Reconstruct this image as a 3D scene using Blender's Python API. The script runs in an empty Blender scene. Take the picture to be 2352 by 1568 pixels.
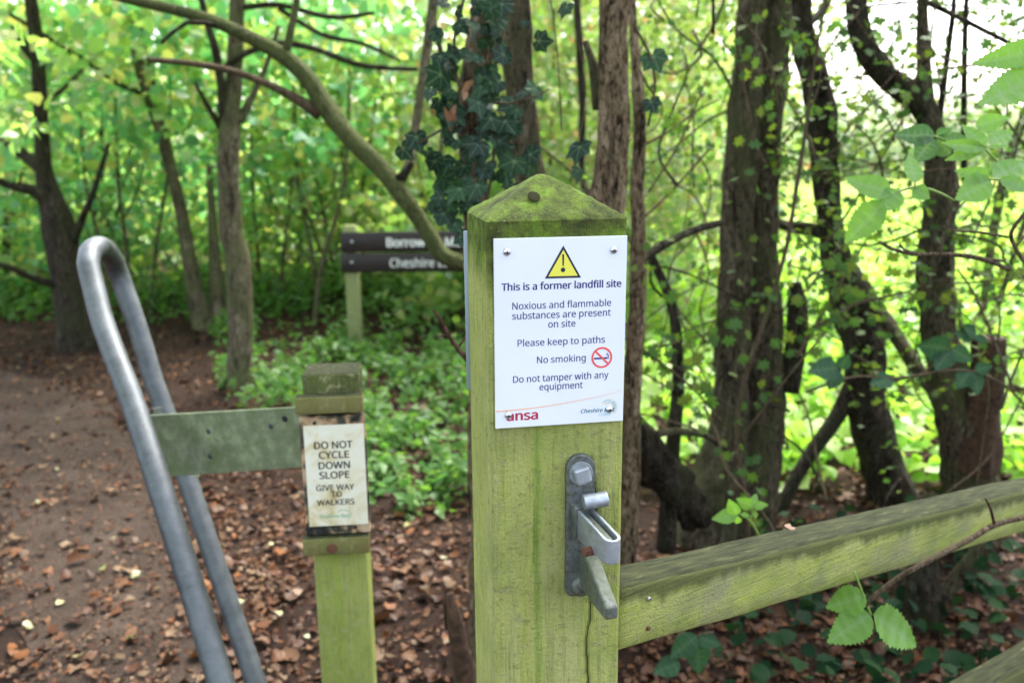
import bpy, bmesh, math, random
import numpy as np
from mathutils import Vector, Matrix, noise
R = math.radians
SC = bpy.context.scene
COL = SC.collection

# ------------------------------------------------------------------ camera, sky, sun, exposure
F, PITCH, ROLL, H = 1974.3, 0.2209, -0.0097, 1.40      # focal length in px of a 2352 px wide picture; eye height
CP, SP, CR, SR = math.cos(PITCH), math.sin(PITCH), math.cos(ROLL), math.sin(ROLL)
VR, VU, VF = Vector((1, 0, 0)), Vector((0, SP, CP)), Vector((0, CP, -SP))
cam_d = bpy.data.cameras.new('camera'); cam = bpy.data.objects.new('camera', cam_d); COL.objects.link(cam)
cr = VR * CR + VU * SR; cu = VU * CR - VR * SR
cam.matrix_world = Matrix(((cr.x, cu.x, -VF.x, 0), (cr.y, cu.y, -VF.y, 0), (cr.z, cu.z, -VF.z, H), (0, 0, 0, 1)))
cam_d.sensor_width = 36; cam_d.lens = 36 * F / 2352; cam_d.clip_start = 0.05; cam_d.clip_end = 2000
cam_d.dof.use_dof = True; cam_d.dof.focus_distance = 0.95; cam_d.dof.aperture_fstop = 5.0
SC.camera = cam

SUN_EL, SUN_AZ = R(58), R(28)                           # azimuth measured from +Y (ahead of the camera) towards +X
w = bpy.data.worlds.new('World'); SC.world = w; w.use_nodes = True
nt = w.node_tree; nt.nodes.clear()
sky = nt.nodes.new('ShaderNodeTexSky'); sky.sky_type = 'NISHITA'; sky.sun_disc = False
sky.sun_elevation = SUN_EL; sky.sun_rotation = SUN_AZ; sky.air_density = 1.0; sky.dust_density = 4.0; sky.ozone_density = 1.0
hs = nt.nodes.new('ShaderNodeHueSaturation'); hs.inputs['Saturation'].default_value = 0.58; hs.inputs['Value'].default_value = 1.0
bg = nt.nodes.new('ShaderNodeBackground'); bg.inputs['Strength'].default_value = 0.15
wo = nt.nodes.new('ShaderNodeOutputWorld')
nt.links.new(sky.outputs[0], hs.inputs['Color']); nt.links.new(hs.outputs[0], bg.inputs[0]); nt.links.new(bg.outputs[0], wo.inputs[0])
sl = bpy.data.lights.new('sun', 'SUN'); sl.energy = 1.5; sl.angle = R(25); sl.color = (1, 0.97, 0.92)
so = bpy.data.objects.new('sun', sl); COL.objects.link(so)
sdir = Vector((math.sin(SUN_AZ) * math.cos(SUN_EL), math.cos(SUN_AZ) * math.cos(SUN_EL), math.sin(SUN_EL)))
so.rotation_euler = sdir.to_track_quat('Z', 'Y').to_euler()
SC.view_settings.view_transform = 'Standard'; SC.view_settings.look = 'None'
SC.view_settings.exposure = 2.65; SC.view_settings.gamma = 1.0; SC.view_settings.use_curve_mapping = False
SC.render.engine = 'CYCLES'
cy = SC.cycles; cy.use_denoising = True; cy.max_bounces = 10; cy.diffuse_bounces = 8; cy.glossy_bounces = 2; cy.transmission_bounces = 5
cy.transparent_max_bounces = 4; cy.caustics_reflective = False; cy.caustics_refractive = False; cy.sample_clamp_indirect = 6

# ------------------------------------------------------------------ helpers
def ray(px, py):
    a, b = px - 1176, py - 784
    u, v = CR * a + SR * b, -SR * a + CR * b
    return VR * (u / F) - VU * (v / F) + VF
def P(px, py, Y):
    r = ray(px, py); return Vector((0, 0, H)) + r * (Y / r.y)
def G(px, py, z=0.0):
    r = ray(px, py); return Vector((0, 0, H)) + r * ((z - H) / r.z)
def depth(p):
    return (p - Vector((0, 0, H))).dot(VF)
def pw(w, p):                                            # a width in px at a point -> metres
    return w * depth(p) / F
def link(name, me, mat=None, parent=None, world=False, smooth=True):
    o = bpy.data.objects.new(name, me); COL.objects.link(o)
    if mat is not None and not me.materials: me.materials.append(mat)
    if parent is not None:
        o.parent = parent
        if world:
            m = Matrix.Identity(4); q = parent
            while q is not None:
                m = q.matrix_basis @ m if q.parent is None else q.matrix_parent_inverse @ q.matrix_basis @ m
                q = q.parent
            o.matrix_parent_inverse = m.inverted()
    if smooth and me.polygons: me.polygons.foreach_set('use_smooth', np.ones(len(me.polygons), bool))
    return o
def tag(o, label=None, cat=None, group=None, kind=None):
    if label: o['label'] = label
    if cat: o['category'] = cat
    if group: o['group'] = group
    if kind: o['kind'] = kind
    return o
def empty(name, loc, rz, label, cat, group=None):
    o = bpy.data.objects.new(name, None); COL.objects.link(o); o.empty_display_size = 0.1
    o.location = loc; o.rotation_euler = (0, 0, rz)
    return tag(o, label, cat, group)
def mesh(vs, fs):
    me = bpy.data.meshes.new('m'); me.from_pydata([tuple(v) for v in vs], [], fs); me.update(); return me
def npmesh(V, Fa):
    """V (n,3) floats, Fa (m,k) ints, all faces with k corners"""
    me = bpy.data.meshes.new('m'); k = Fa.shape[1]
    me.vertices.add(len(V)); me.vertices.foreach_set('co', np.ascontiguousarray(V, dtype=np.float32).ravel())
    me.loops.add(Fa.size); me.loops.foreach_set('vertex_index', np.ascontiguousarray(Fa, dtype=np.int32).ravel())
    me.polygons.add(len(Fa)); me.polygons.foreach_set('loop_start', np.arange(0, Fa.size, k, dtype=np.int32))
    me.update(calc_edges=True); return me
def bm_mesh(fn):
    bm = bmesh.new(); fn(bm); me = bpy.data.meshes.new('m'); bm.normal_update(); bm.to_mesh(me); bm.free(); return me
def box(x0, x1, y0, y1, z0, z1, bev=0.0, seg=2):
    def f(bm):
        bmesh.ops.create_cube(bm, size=1)
        for v in bm.verts:
            v.co = Vector(((x0 + x1) / 2 + v.co.x * (x1 - x0), (y0 + y1) / 2 + v.co.y * (y1 - y0), (z0 + z1) / 2 + v.co.z * (z1 - z0)))
        if bev: bmesh.ops.bevel(bm, geom=bm.edges[:], offset=bev, segments=seg, affect='EDGES', profile=0.5)
    return bm_mesh(f)
def cyl(p0, p1, r0, r1=None, n=20, bev=0.0):
    p0, p1 = Vector(p0), Vector(p1); r1 = r0 if r1 is None else r1
    d = p1 - p0; q = d.to_track_quat('Z', 'Y').to_matrix().to_4x4(); q.translation = (p0 + p1) / 2
    def f(bm):
        bmesh.ops.create_cone(bm, cap_ends=True, segments=n, radius1=r0, radius2=r1, depth=d.length, matrix=q)
        if bev:
            es = [e for e in bm.edges if len(e.link_faces) == 2 and (len(e.link_faces[0].verts) > 4) != (len(e.link_faces[1].verts) > 4)]
            bmesh.ops.bevel(bm, geom=es, offset=bev, segments=3, affect='EDGES', profile=0.5)
    return bm_mesh(f)
def catmull(pts, rs, step):
    pts = [Vector(p) for p in pts]; out, orr = [], []
    n = len(pts)
    for i in range(n - 1):
        p0 = pts[max(i - 1, 0)]; p1 = pts[i]; p2 = pts[i + 1]; p3 = pts[min(i + 2, n - 1)]
        k = max(1, int((p2 - p1).length / step))
        for j in range(k):
            t = j / k; t2 = t * t; t3 = t2 * t
            out.append(0.5 * ((2 * p1) + (p2 - p0) * t + (2 * p0 - 5 * p1 + 4 * p2 - p3) * t2 + (3 * p1 - p0 - 3 * p2 + p3) * t3))
            orr.append(rs[i] + (rs[i + 1] - rs[i]) * t)
    out.append(pts[-1]); orr.append(rs[-1]); return out, orr
def tube(pts, rs, n=10, step=0.05, rough=0.0, freq=9.0, seed=0, cap=True, ridges=0.0):
    """a bent, tapering limb through points; rough = uneven radius, ridges = bark furrows running along it"""
    c, r = catmull(pts, rs, step); V, Fc = [], []
    t0 = (c[1] - c[0]).normalized()
    a = t0.cross(Vector((0.2, 1, 0.1))).normalized(); prev = t0
    s = 0.0
    for i, p in enumerate(c):
        t = (c[min(i + 1, len(c) - 1)] - c[max(i - 1, 0)]).normalized()
        a = (a - t * a.dot(t)).normalized(); b = t.cross(a)
        if i: s += (p - c[i - 1]).length
        for k in range(n):
            th = 2 * math.pi * k / n; d = a * math.cos(th) + b * math.sin(th); rr = r[i]
            if rough or ridges:
                q = p + d * rr
                rr *= 1 + rough * noise.noise(q * freq + Vector((seed * 7.1, 0, 0)))
                if ridges:
                    m = noise.noise(Vector((math.cos(th) * 2.6 + seed, math.sin(th) * 2.6, s * 5.0)))
                    m2 = noise.noise(Vector((math.cos(th) * 6 + seed, math.sin(th) * 6, s * 13.0)))
                    rr *= 1 + ridges * (abs(m) * 2.2 - 0.5 + 0.6 * m2)
            V.append(p + d * rr)
    for i in range(len(c) - 1):
        for k in range(n):
            k2 = (k + 1) % n; Fc.append((i * n + k, i * n + k2, (i + 1) * n + k2, (i + 1) * n + k))
    if cap:
        Fc.append(tuple(range(n - 1, -1, -1))); Fc.append(tuple((len(c) - 1) * n + k for k in range(n)))
    return mesh(V, Fc)
def ptube(pl, n=10, **kw):
    """limb from (px, py, Y, width px) rows"""
    pts = [P(a, b, y) for a, b, y, _ in pl]; rs = [pw(q[3], p) / 2 for q, p in zip(pl, pts)]
    return tube(pts, rs, n, **kw)

rl = P(1424, 1352, 0.985); rr2 = P(2420, 1112, 1.60)    # front top edge of the fence rail
RAIL_SLOPE = (rr2.z - rl.z) / math.hypot(rr2.x - rl.x, rr2.y - rl.y)

# ------------------------------------------------------------------ materials
class N:
    def __init__(s, name):
        s.m = bpy.data.materials.new(name); s.m.use_nodes = True; s.t = s.m.node_tree; s.t.nodes.clear()
        s.out = s.t.nodes.new('ShaderNodeOutputMaterial')
    def n(s, ty, **kw):
        o = s.t.nodes.new(ty)
        for k, v in kw.items():
            if k.startswith('i_'):
                key = k[2:]; key = int(key) if key.isdigit() else key.replace('_', ' ')
                if isinstance(v, bpy.types.NodeSocket): s.t.links.new(v, o.inputs[key])
                else: o.inputs[key].default_value = v
            else: setattr(o, k, v)
        return o
    def coord(s, scale=(1, 1, 1), kind='Object'):
        c = s.n('ShaderNodeTexCoord'); m = s.n('ShaderNodeMapping'); s.t.links.new(c.outputs[kind], m.inputs[0]); m.inputs['Scale'].default_value = scale
        return m.outputs[0]
    def noise(s, vec, scale, detail=4, rough=0.6, dist=0.0):
        return s.n('ShaderNodeTexNoise', i_Vector=vec, i_Scale=scale, i_Detail=detail, i_Roughness=rough, i_Distortion=dist).outputs[0]
    def ramp(s, fac, stops, interp='LINEAR'):
        r = s.n('ShaderNodeValToRGB', i_0=fac); e = r.color_ramp.elements; r.color_ramp.interpolation = interp
        while len(e) < len(stops): e.new(0.5)
        for k, (p, c) in enumerate(stops):
            e[k].position = p; e[k].color = (c, c, c, 1) if isinstance(c, (int, float)) else (*c, 1)
        return r.outputs[0]
    def mix(s, fac, a, b, mode='MIX'):
        m = s.n('ShaderNodeMix', data_type='RGBA', blend_type=mode)
        for i, v in ((0, fac), (6, a), (7, b)):
            if isinstance(v, bpy.types.NodeSocket): s.t.links.new(v, m.inputs[i])
            else: m.inputs[i].default_value = v if isinstance(v, (int, float)) else (*v, 1)
        return m.outputs[2]
    def math(s, op, a, b=0.0, c=None):
        m = s.n('ShaderNodeMath', operation=op)
        for i, v in enumerate((a, b) if c is None else (a, b, c)):
            if isinstance(v, bpy.types.NodeSocket): s.t.links.new(v, m.inputs[i])
            else: m.inputs[i].default_value = v
        return m.outputs[0]
    def bump(s, h, strength=0.5, dist=0.01, nrm=None):
        b = s.n('ShaderNodeBump', i_Height=h, i_Strength=strength, i_Distance=dist)
        if nrm is not None: s.t.links.new(nrm, b.inputs['Normal'])
        return b.outputs[0]
    def bsdf(s, col, rough=0.7, metal=0.0, nrm=None, spec=0.4, coat=0.0):
        b = s.n('ShaderNodeBsdfPrincipled')
        for k, v in (('Base Color', col), ('Roughness', rough), ('Metallic', metal), ('Specular IOR Level', spec), ('Coat Weight', coat)):
            if isinstance(v, bpy.types.NodeSocket): s.t.links.new(v, b.inputs[k])
            else: b.inputs[k].default_value = (*v, 1) if isinstance(v, tuple) else v
        if nrm is not None: s.t.links.new(nrm, b.inputs['Normal'])
        s.t.links.new(b.outputs[0], s.out.inputs[0]); return s.m
def sep(N_, vec):
    return N_.n('ShaderNodeSeparateXYZ', i_0=vec)

def mat_leaf(name, cols, trans=0.5, tcol=(1.45, 1.50, 0.85), rough=0.45, gloss=0.06, vein=0.0, mottled=False):
    m = N(name)
    g = m.n('ShaderNodeNewGeometry'); oi = m.n('ShaderNodeObjectInfo')
    r = m.math('FRACT', m.math('ADD', g.outputs['Random Per Island'], oi.outputs['Random']))
    st = [(i / max(1, len(cols) - 1), c) for i, c in enumerate(cols)]
    c = m.ramp(r, st)
    if mottled:
        c = m.mix(m.ramp(m.noise(m.coord(), 60, 3), [(0.45, 0.0), (0.75, 0.35)]), c, (0.30, 0.36, 0.06))
    if vein:
        at = m.n('ShaderNodeAttribute', attribute_name='vein')
        c = m.mix(m.ramp(at.outputs['Fac'], [(0.55, 0.0), (0.95, vein)]), c, m.mix(0.5, c, (0.25, 0.34, 0.20)))
    d = m.n('ShaderNodeBsdfDiffuse', i_Color=c)
    tc = m.mix(1.0, c, tcol, 'MULTIPLY')
    t = m.n('ShaderNodeBsdfTranslucent', i_Color=tc)
    mx = m.n('ShaderNodeMixShader', i_0=trans, i_1=d.outputs[0], i_2=t.outputs[0])
    gl = m.n('ShaderNodeBsdfGlossy', i_Roughness=rough, i_Color=(1, 1, 1, 1))
    fr = m.n('ShaderNodeLayerWeight', i_Blend=0.35)
    k = m.math('MULTIPLY_ADD', fr.outputs['Facing'], gloss * 2, gloss * 0.5)
    mm = m.n('ShaderNodeMixShader', i_0=k, i_1=mx.outputs[0], i_2=gl.outputs[0])
    m.t.links.new(mm.outputs[0], m.out.inputs[0]); return m.m

def mat_bark(name, dark, mid, light, moss, mossamt=0.45, scale=1.0):
    m = N(name); v = m.coord((1, 1, 0.20)); v2 = m.coord(); v3 = m.coord((1, 1, 0.45))
    n1 = m.noise(v, 30 * scale, 7, 0.72, 0.9); n2 = m.noise(v2, 6, 5, 0.65); n3 = m.noise(v3, 95 * scale, 5, 0.7, 0.4)
    c = m.ramp(n1, [(0.40, dark), (0.47, mid), (0.55, mid), (0.62, light)])
    c = m.mix(m.ramp(n3, [(0.40, 0.85), (0.49, 0.0)]), c, dark)
    c = m.mix(m.ramp(n3, [(0.56, 0.0), (0.64, 0.6)]), c, light)
    c = m.mix(m.ramp(n2, [(0.60 - mossamt * 0.3, 0.0), (0.74 - mossamt * 0.2, 0.8)]), c, moss)
    c = m.mix(m.ramp(m.noise(v2, 22, 4, 0.6), [(0.62, 0.0), (0.72, 0.35)]), c, (0.16, 0.17, 0.13))
    h = m.math('ADD', n1, m.math('MULTIPLY', n3, 0.7))
    return m.bsdf(c, 0.92, nrm=m.bump(h, 1.0, 0.03), spec=0.12)

def mat_timber(name, z_moss=None, top_dark=False, yellow=(0.44, 0.50, 0.095), pale=(0.50, 0.50, 0.19), axis='Z', amt=0.6):
    """pressure treated softwood grown over with algae; grain along the given axis"""
    m = N(name)
    st = {'Z': (1, 1, 0.06), 'X': (0.06, 1, 1)}[axis]
    v = m.coord(st); v2 = m.coord()
    grain = m.noise(v, 220, 5, 0.65, 0.3); broad = m.noise(v, 28, 4, 0.6, 0.5); cloud = m.noise(v2, 14, 5, 0.65)
    c = m.mix(m.ramp(broad, [(0.32, 0.0), (0.66, 1.0)]), yellow, pale)
    c = m.mix(m.ramp(cloud, [(0.45, 0.0), (0.75, amt)]), c, (0.20, 0.28, 0.050))
    c = m.mix(m.ramp(m.noise(v2, 5, 3), [(0.52, 0.0), (0.72, 0.45)]), c, (0.22, 0.25, 0.085))
    c = m.mix(m.ramp(grain, [(0.30, 0.55), (0.52, 0.0)]), c, (0.20, 0.21, 0.075))
    pit = m.noise(v2, 420, 3, 0.6)
    c = m.mix(m.ramp(pit, [(0.66, 0.0), (0.78, 0.5)]), c, (0.42, 0.40, 0.27))
    c = m.mix(m.ramp(m.noise(v2, 55, 3, 0.6), [(0.56, 0.0), (0.66, 0.55)]), c, (0.42, 0.41, 0.20))
    c = m.mix(m.ramp(m.noise(v2, 110, 4, 0.65), [(0.56, 0.0), (0.66, 0.5)]), c, (0.17, 0.215, 0.05))
    if z_moss is not None:
        z = sep(m, v2).outputs['Z']
        k = m.math('ADD', z, m.math('MULTIPLY', m.math('SUBTRACT', cloud, 0.5), 0.10))
        mk = m.n('ShaderNodeMapRange', i_0=k, i_1=z_moss - 0.015, i_2=z_moss + 0.035); mk.interpolation_type = 'SMOOTHSTEP'
        mossc = m.ramp(m.noise(v2, 32, 6, 0.7), [(0.36, (0.024, 0.034, 0.010)), (0.46, (0.065, 0.090, 0.016)), (0.55, (0.115, 0.175, 0.020)), (0.64, (0.16, 0.28, 0.022)), (0.76, (0.15, 0.17, 0.06))])
        fl = m.ramp(m.n('ShaderNodeTexVoronoi', i_Vector=v2, i_Scale=230).outputs[0], [(0.10, 0.9), (0.2, 0.0)])
        mossc = m.mix(m.math('MULTIPLY', fl, m.ramp(m.noise(v2, 24, 2), [(0.5, 0.0), (0.6, 0.9)])), mossc, (0.35, 0.38, 0.22))
        c = m.mix(m.math('MULTIPLY', mk.outputs[0], 0.93), c, mossc)
    if axis == 'X':
        sx = sep(m, v2); k = m.math('ADD', m.math('SUBTRACT', sx.outputs['Z'], m.math('MULTIPLY', sx.outputs['X'], RAIL_SLOPE)), m.math('MULTIPLY', m.math('SUBTRACT', m.noise(m.coord((1, 1, 0.3)), 22, 4, 0.6), 0.5), 0.05))
        c = m.mix(m.ramp(m.noise(v2, 9, 4, 0.6), [(0.50, 0.0), (0.70, 0.6)]), c, (0.30, 0.28, 0.19))
        kk = m.n('ShaderNodeMapRange', i_0=k, i_1=0.060, i_2=0.074)
        c = m.mix(m.math('MULTIPLY', kk.outputs[0], 0.85), c, (0.075, 0.085, 0.030))
        c = m.mix(m.ramp(m.noise(v2, 130, 3, 0.6), [(0.62, 0.0), (0.68, 0.6)]), c, (0.10, 0.105, 0.06))
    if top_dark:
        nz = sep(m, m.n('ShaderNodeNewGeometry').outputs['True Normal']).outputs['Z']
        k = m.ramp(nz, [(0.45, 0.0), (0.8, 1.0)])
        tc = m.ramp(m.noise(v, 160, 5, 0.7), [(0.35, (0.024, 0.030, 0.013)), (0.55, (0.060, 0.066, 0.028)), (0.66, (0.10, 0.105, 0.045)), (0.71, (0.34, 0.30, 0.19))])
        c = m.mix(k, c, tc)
    if z_moss is not None:                               # green drip line, dark stain under the latch bolt, pale weathered streaks
        sx = sep(m, v2); xx = m.math('ADD', sx.outputs['X'], m.math('MULTIPLY', m.math('SUBTRACT', m.noise(m.coord((0, 0, 1)), 14, 3), 0.5), 0.010))
        front = m.math('LESS_THAN', sx.outputs['Y'], -0.07)
        d1 = m.math('ABSOLUTE', m.math('SUBTRACT', xx, -0.0225))
        k1 = m.math('MULTIPLY', m.ramp(m.math('MULTIPLY', d1, 100.0), [(0.06, 0.9), (0.55, 0.0)]), m.math('MULTIPLY', front, m.ramp(m.noise(v, 40, 4), [(0.35, 0.25), (0.6, 1.0)])))
        c = m.mix(k1, c, (0.14, 0.27, 0.025))
        d2 = m.math('ABSOLUTE', m.math('SUBTRACT', xx, 0.030))
        zz = m.n('ShaderNodeMapRange', i_0=sx.outputs['Z'], i_1=0.55, i_2=0.76); z3 = m.n('ShaderNodeMapRange', i_0=sx.outputs['Z'], i_1=0.775, i_2=0.765)
        k2 = m.math('MULTIPLY', m.math('MULTIPLY', m.ramp(m.math('MULTIPLY', d2, 30.0), [(0.2, 1.0), (0.62, 0.0)]), front), m.math('MULTIPLY', zz.outputs[0], z3.outputs[0]))
        c = m.mix(m.math('MULTIPLY', k2, m.ramp(m.noise(v2, 70, 5, 0.7), [(0.38, 1.0), (0.62, 0.25)])), c, (0.075, 0.068, 0.045))
    h = m.math('ADD', m.math('MULTIPLY', grain, 1.0), m.math('MULTIPLY', m.noise(v2, 260, 5, 0.75), 1.3))
    return m.bsdf(c, 0.88, nrm=m.bump(h, 0.8, 0.006), spec=0.2)

def mat_plain(name, col, rough=0.5, metal=0.0, spec=0.4, var=0.0, vs=30, bump=0.0):
    m = N(name)
    if var:
        n_ = m.noise(m.coord(), vs, 5, 0.65)
        c = m.ramp(n_, [(0.3, tuple(x * (1 - var) for x in col)), (0.7, tuple(min(1, x * (1 + var)) for x in col))])
        return m.bsdf(c, rough, metal, m.bump(n_, bump, 0.003) if bump else None, spec)
    return m.bsdf(col, rough, metal, None, spec)

def mat_galv(name, algae=0.0, col=(0.105, 0.114, 0.121), grime=False, pale=(0.36, 0.39, 0.29)):
    m = N(name); v = m.coord(); a = m.noise(v, 16, 6, 0.7, 0.4); b = m.noise(v, 90, 4, 0.6)
    c = m.ramp(a, [(0.25, tuple(x * 0.5 for x in col)), (0.5, col), (0.78, tuple(min(1, x * 1.45) for x in col))])
    c = m.mix(m.ramp(b, [(0.58, 0.0), (0.75, 0.4)]), c, tuple(min(1, x * 1.7) for x in col))
    rough = m.ramp(a, [(0.3, 0.42), (0.7, 0.60)]); metal = 0.7
    if algae:
        g = m.ramp(m.noise(m.coord((1, 1, 0.25)), 11, 5, 0.65), [(0.62 - algae * 0.5, 0.0), (0.85 - algae * 0.4, 0.92)])
        c = m.mix(g, c, m.ramp(m.noise(v, 26, 5, 0.7), [(0.35, (0.11, 0.15, 0.055)), (0.5, tuple(x * 0.58 for x in pale)), (0.68, pale)])); metal = m.ramp(g, [(0, 0.6), (1, 0.0)])
    if grime:
        gk = m.ramp(m.noise(v, 150, 5, 0.75), [(0.42, 0.75), (0.50, 0.0)]); c = m.mix(gk, c, (0.07, 0.075, 0.045))
        c = m.mix(m.ramp(m.noise(v, 70, 4, 0.6), [(0.64, 0.0), (0.72, 0.6)]), c, (0.15, 0.075, 0.035))
    return m.bsdf(c, rough, metal, m.bump(m.math('ADD', a, m.math('MULTIPLY', b, 0.4)), 0.25, 0.003))

M = {}
M['post'] = mat_timber('algae_covered_post_timber', 1.262)
M['rail'] = mat_timber('algae_covered_rail_timber', None, True, axis='X', amt=0.75)
M['marker'] = mat_timber('green_marker_post_timber', None, yellow=(0.31, 0.39, 0.06), pale=(0.37, 0.40, 0.12))
M['marker_top'] = mat_timber('dark_mossy_timber', None, True, yellow=(0.05, 0.062, 0.020), pale=(0.085, 0.085, 0.038))
M['batten'] = mat_timber('brown_batten_timber', None, True, yellow=(0.19, 0.165, 0.05), pale=(0.24, 0.20, 0.085), amt=0.35)
M['finger_post'] = mat_timber('finger_post_timber', None, yellow=(0.24, 0.28, 0.10), pale=(0.30, 0.31, 0.16))
M['galv'] = mat_galv('galvanised_steel_tube'); M['galv_plate'] = mat_galv('algae_stained_steel_plate', 1.0, (0.17, 0.19, 0.20), False, (0.27, 0.32, 0.17))
M['latch'] = mat_galv('weathered_latch_steel', 0.42, (0.17, 0.188, 0.195), True, (0.12, 0.14, 0.075)); M['latch_clean'] = mat_galv('bare_latch_steel', 0.0, (0.36, 0.39, 0.42))
M['screw'] = mat_plain('zinc_screw', (0.62, 0.64, 0.68), 0.28, 0.95, var=0.15); M['screw_dark'] = mat_plain('screw_recess', (0.03, 0.03, 0.035), 0.5, 0.5)
M['rust'] = mat_plain('rusty_iron', (0.14, 0.06, 0.035), 0.85, 0.2, var=0.5, vs=300, bump=0.5)
M['crack'] = mat_plain('dark_crack', (0.015, 0.013, 0.008), 0.95)
def mat_sign_white():
    m = N('white_sign_plate'); v = m.coord()
    c = m.ramp(m.noise(v, 9, 4), [(0.35, (0.72, 0.75, 0.80)), (0.65, (0.76, 0.79, 0.83))])
    c = m.mix(m.ramp(m.noise(v, 300, 2), [(0.74, 0.0), (0.79, 0.5)]), c, (0.45, 0.45, 0.50))
    return m.bsdf(c, 0.32, spec=0.45)
M['white'] = mat_sign_white()
def mat_stained_white():
    m = N('stained_cream_sign'); v = m.coord()
    c = m.ramp(m.noise(v, 16, 5, 0.6, 0.8), [(0.30, (0.35, 0.27, 0.12)), (0.40, (0.62, 0.54, 0.33)), (0.52, (0.72, 0.69, 0.55)), (0.7, (0.76, 0.75, 0.68))])
    return m.bsdf(c, 0.5, spec=0.3)
M['cream'] = mat_stained_white()
def mat_backing():
    m = N('peeling_sign_backing'); v = m.coord()
    c = m.ramp(m.noise(v, 26, 4, 0.6, 0.3), [(0.42, (0.02, 0.02, 0.018)), (0.52, (0.10, 0.085, 0.06)), (0.57, (0.38, 0.24, 0.13)), (0.66, (0.45, 0.34, 0.22))])
    return m.bsdf(c, 0.8, spec=0.2)
M['backing'] = mat_backing()
M['navy'] = mat_plain('navy_print', (0.030, 0.024, 0.16), 0.4); M['black'] = mat_plain('black_print', (0.018, 0.018, 0.018), 0.5)
M['tri_black'] = mat_plain('triangle_black_print', (0.022, 0.020, 0.045), 0.4); M['yellow'] = mat_plain('yellow_print', (0.76, 0.72, 0.09), 0.4)
M['red'] = mat_plain('red_print', (0.80, 0.10, 0.10), 0.4); M['orange'] = mat_plain('orange_print', (0.86, 0.42, 0.22), 0.4)
M['crimson'] = mat_plain('crimson_print', (0.42, 0.03, 0.07), 0.4); M['teal'] = mat_plain('teal_print', (0.02, 0.16, 0.22), 0.4)
M['skyblue'] = mat_plain('pale_blue_print', (0.30, 0.62, 0.68), 0.4); M['sand'] = mat_plain('pale_orange_print', (0.80, 0.60, 0.30), 0.4)
M['dkgreen'] = mat_plain('faded_green_print', (0.22, 0.42, 0.27), 0.5)
M['board'] = mat_plain('dark_brown_board', (0.022, 0.014, 0.012), 0.6, var=0.3, vs=20); M['letters'] = mat_plain('cream_letters', (0.75, 0.73, 0.70), 0.6)
M['bark'] = mat_bark('hawthorn_bark', (0.018, 0.013, 0.009), (0.115, 0.092, 0.058), (0.24, 0.19, 0.13), (0.095, 0.102, 0.042), 0.5)
M['bark_red'] = mat_bark('flaking_reddish_bark', (0.024, 0.014, 0.009), (0.25, 0.18, 0.105), (0.48, 0.36, 0.24), (0.14, 0.135, 0.075), 0.15, 1.1)
M['bark_dark'] = mat_bark('dark_mossy_bark', (0.01, 0.008, 0.006), (0.052, 0.041, 0.029), (0.125, 0.1, 0.07), (0.048, 0.054, 0.024), 0.5)
M['bark_green'] = mat_bark('green_filmed_bark', (0.045, 0.050, 0.02), (0.105, 0.122, 0.040), (0.17, 0.165, 0.08), (0.1, 0.12, 0.038), 0.6, 1.3)
M['bark_far'] = mat_bark('grey_brown_bark', (0.035, 0.028, 0.018), (0.13, 0.108, 0.066), (0.24, 0.2, 0.135), (0.1, 0.118, 0.044), 0.5, 0.6)
M['twig'] = mat_bark('pale_twig_bark', (0.09, 0.06, 0.035), (0.18, 0.13, 0.08), (0.28, 0.22, 0.15), (0.12, 0.12, 0.05), 0.2, 2)
M['twig_red'] = mat_bark('reddish_twig_bark', (0.06, 0.025, 0.018), (0.12, 0.055, 0.04), (0.2, 0.11, 0.08), (0.08, 0.05, 0.03), 0.1, 2)
M['stem_green'] = mat_plain('green_stem', (0.17, 0.25, 0.05), 0.6, var=0.2)
M['cut_wood'] = mat_plain('cut_reddish_wood', (0.05, 0.026, 0.013), 0.95, var=0.8, vs=60, bump=0.8)
M['lf_wood'] = mat_leaf('woodland_leaves', [(0.116, 0.241, 0.092), (0.183, 0.351, 0.101), (0.235, 0.394, 0.109), (0.299, 0.438, 0.121), (0.427, 0.416, 0.151), (0.214, 0.372, 0.151)], 0.55, gloss=0.035)
M['lf_cool'] = mat_leaf('fresh_green_leaves', [(0.111, 0.307, 0.153), (0.160, 0.402, 0.169), (0.134, 0.348, 0.181), (0.222, 0.455, 0.181), (0.516, 0.455, 0.181)], 0.55, gloss=0.035)
M['lf_yellow'] = mat_leaf('yellowing_leaves', [(0.144, 0.288, 0.077), (0.222, 0.352, 0.096), (0.314, 0.384, 0.134), (0.366, 0.432, 0.307), (0.327, 0.192, 0.115)], 0.55, gloss=0.035)
M['lf_haw'] = mat_leaf('hawthorn_leaves', [(0.041, 0.098, 0.025), (0.057, 0.124, 0.028), (0.077, 0.145, 0.025), (0.124, 0.166, 0.023), (0.051, 0.114, 0.034)], 0.5, gloss=0.015)
M['lf_dark'] = mat_leaf('dark_evergreen_leaves', [(0.008, 0.024, 0.012), (0.012, 0.034, 0.015), (0.018, 0.046, 0.016)], 0.2, gloss=0.004)
M['ivy'] = mat_leaf('ivy_leaves', [(0.008, 0.024, 0.014), (0.012, 0.034, 0.018), (0.010, 0.028, 0.018), (0.020, 0.060, 0.020), (0.014, 0.040, 0.022)], 0.15, gloss=0.02, rough=0.42, vein=0.9)
M['bramble'] = mat_leaf('bramble_leaves', [(0.022, 0.065, 0.030), (0.030, 0.08, 0.034), (0.026, 0.07, 0.038)], 0.3, gloss=0.02, vein=0.22)
M['elder'] = mat_leaf('elder_leaves', [(0.117, 0.262, 0.036), (0.138, 0.304, 0.041), (0.103, 0.248, 0.041)], 0.42, gloss=0.04, mottled=True, vein=0.55)
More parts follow.
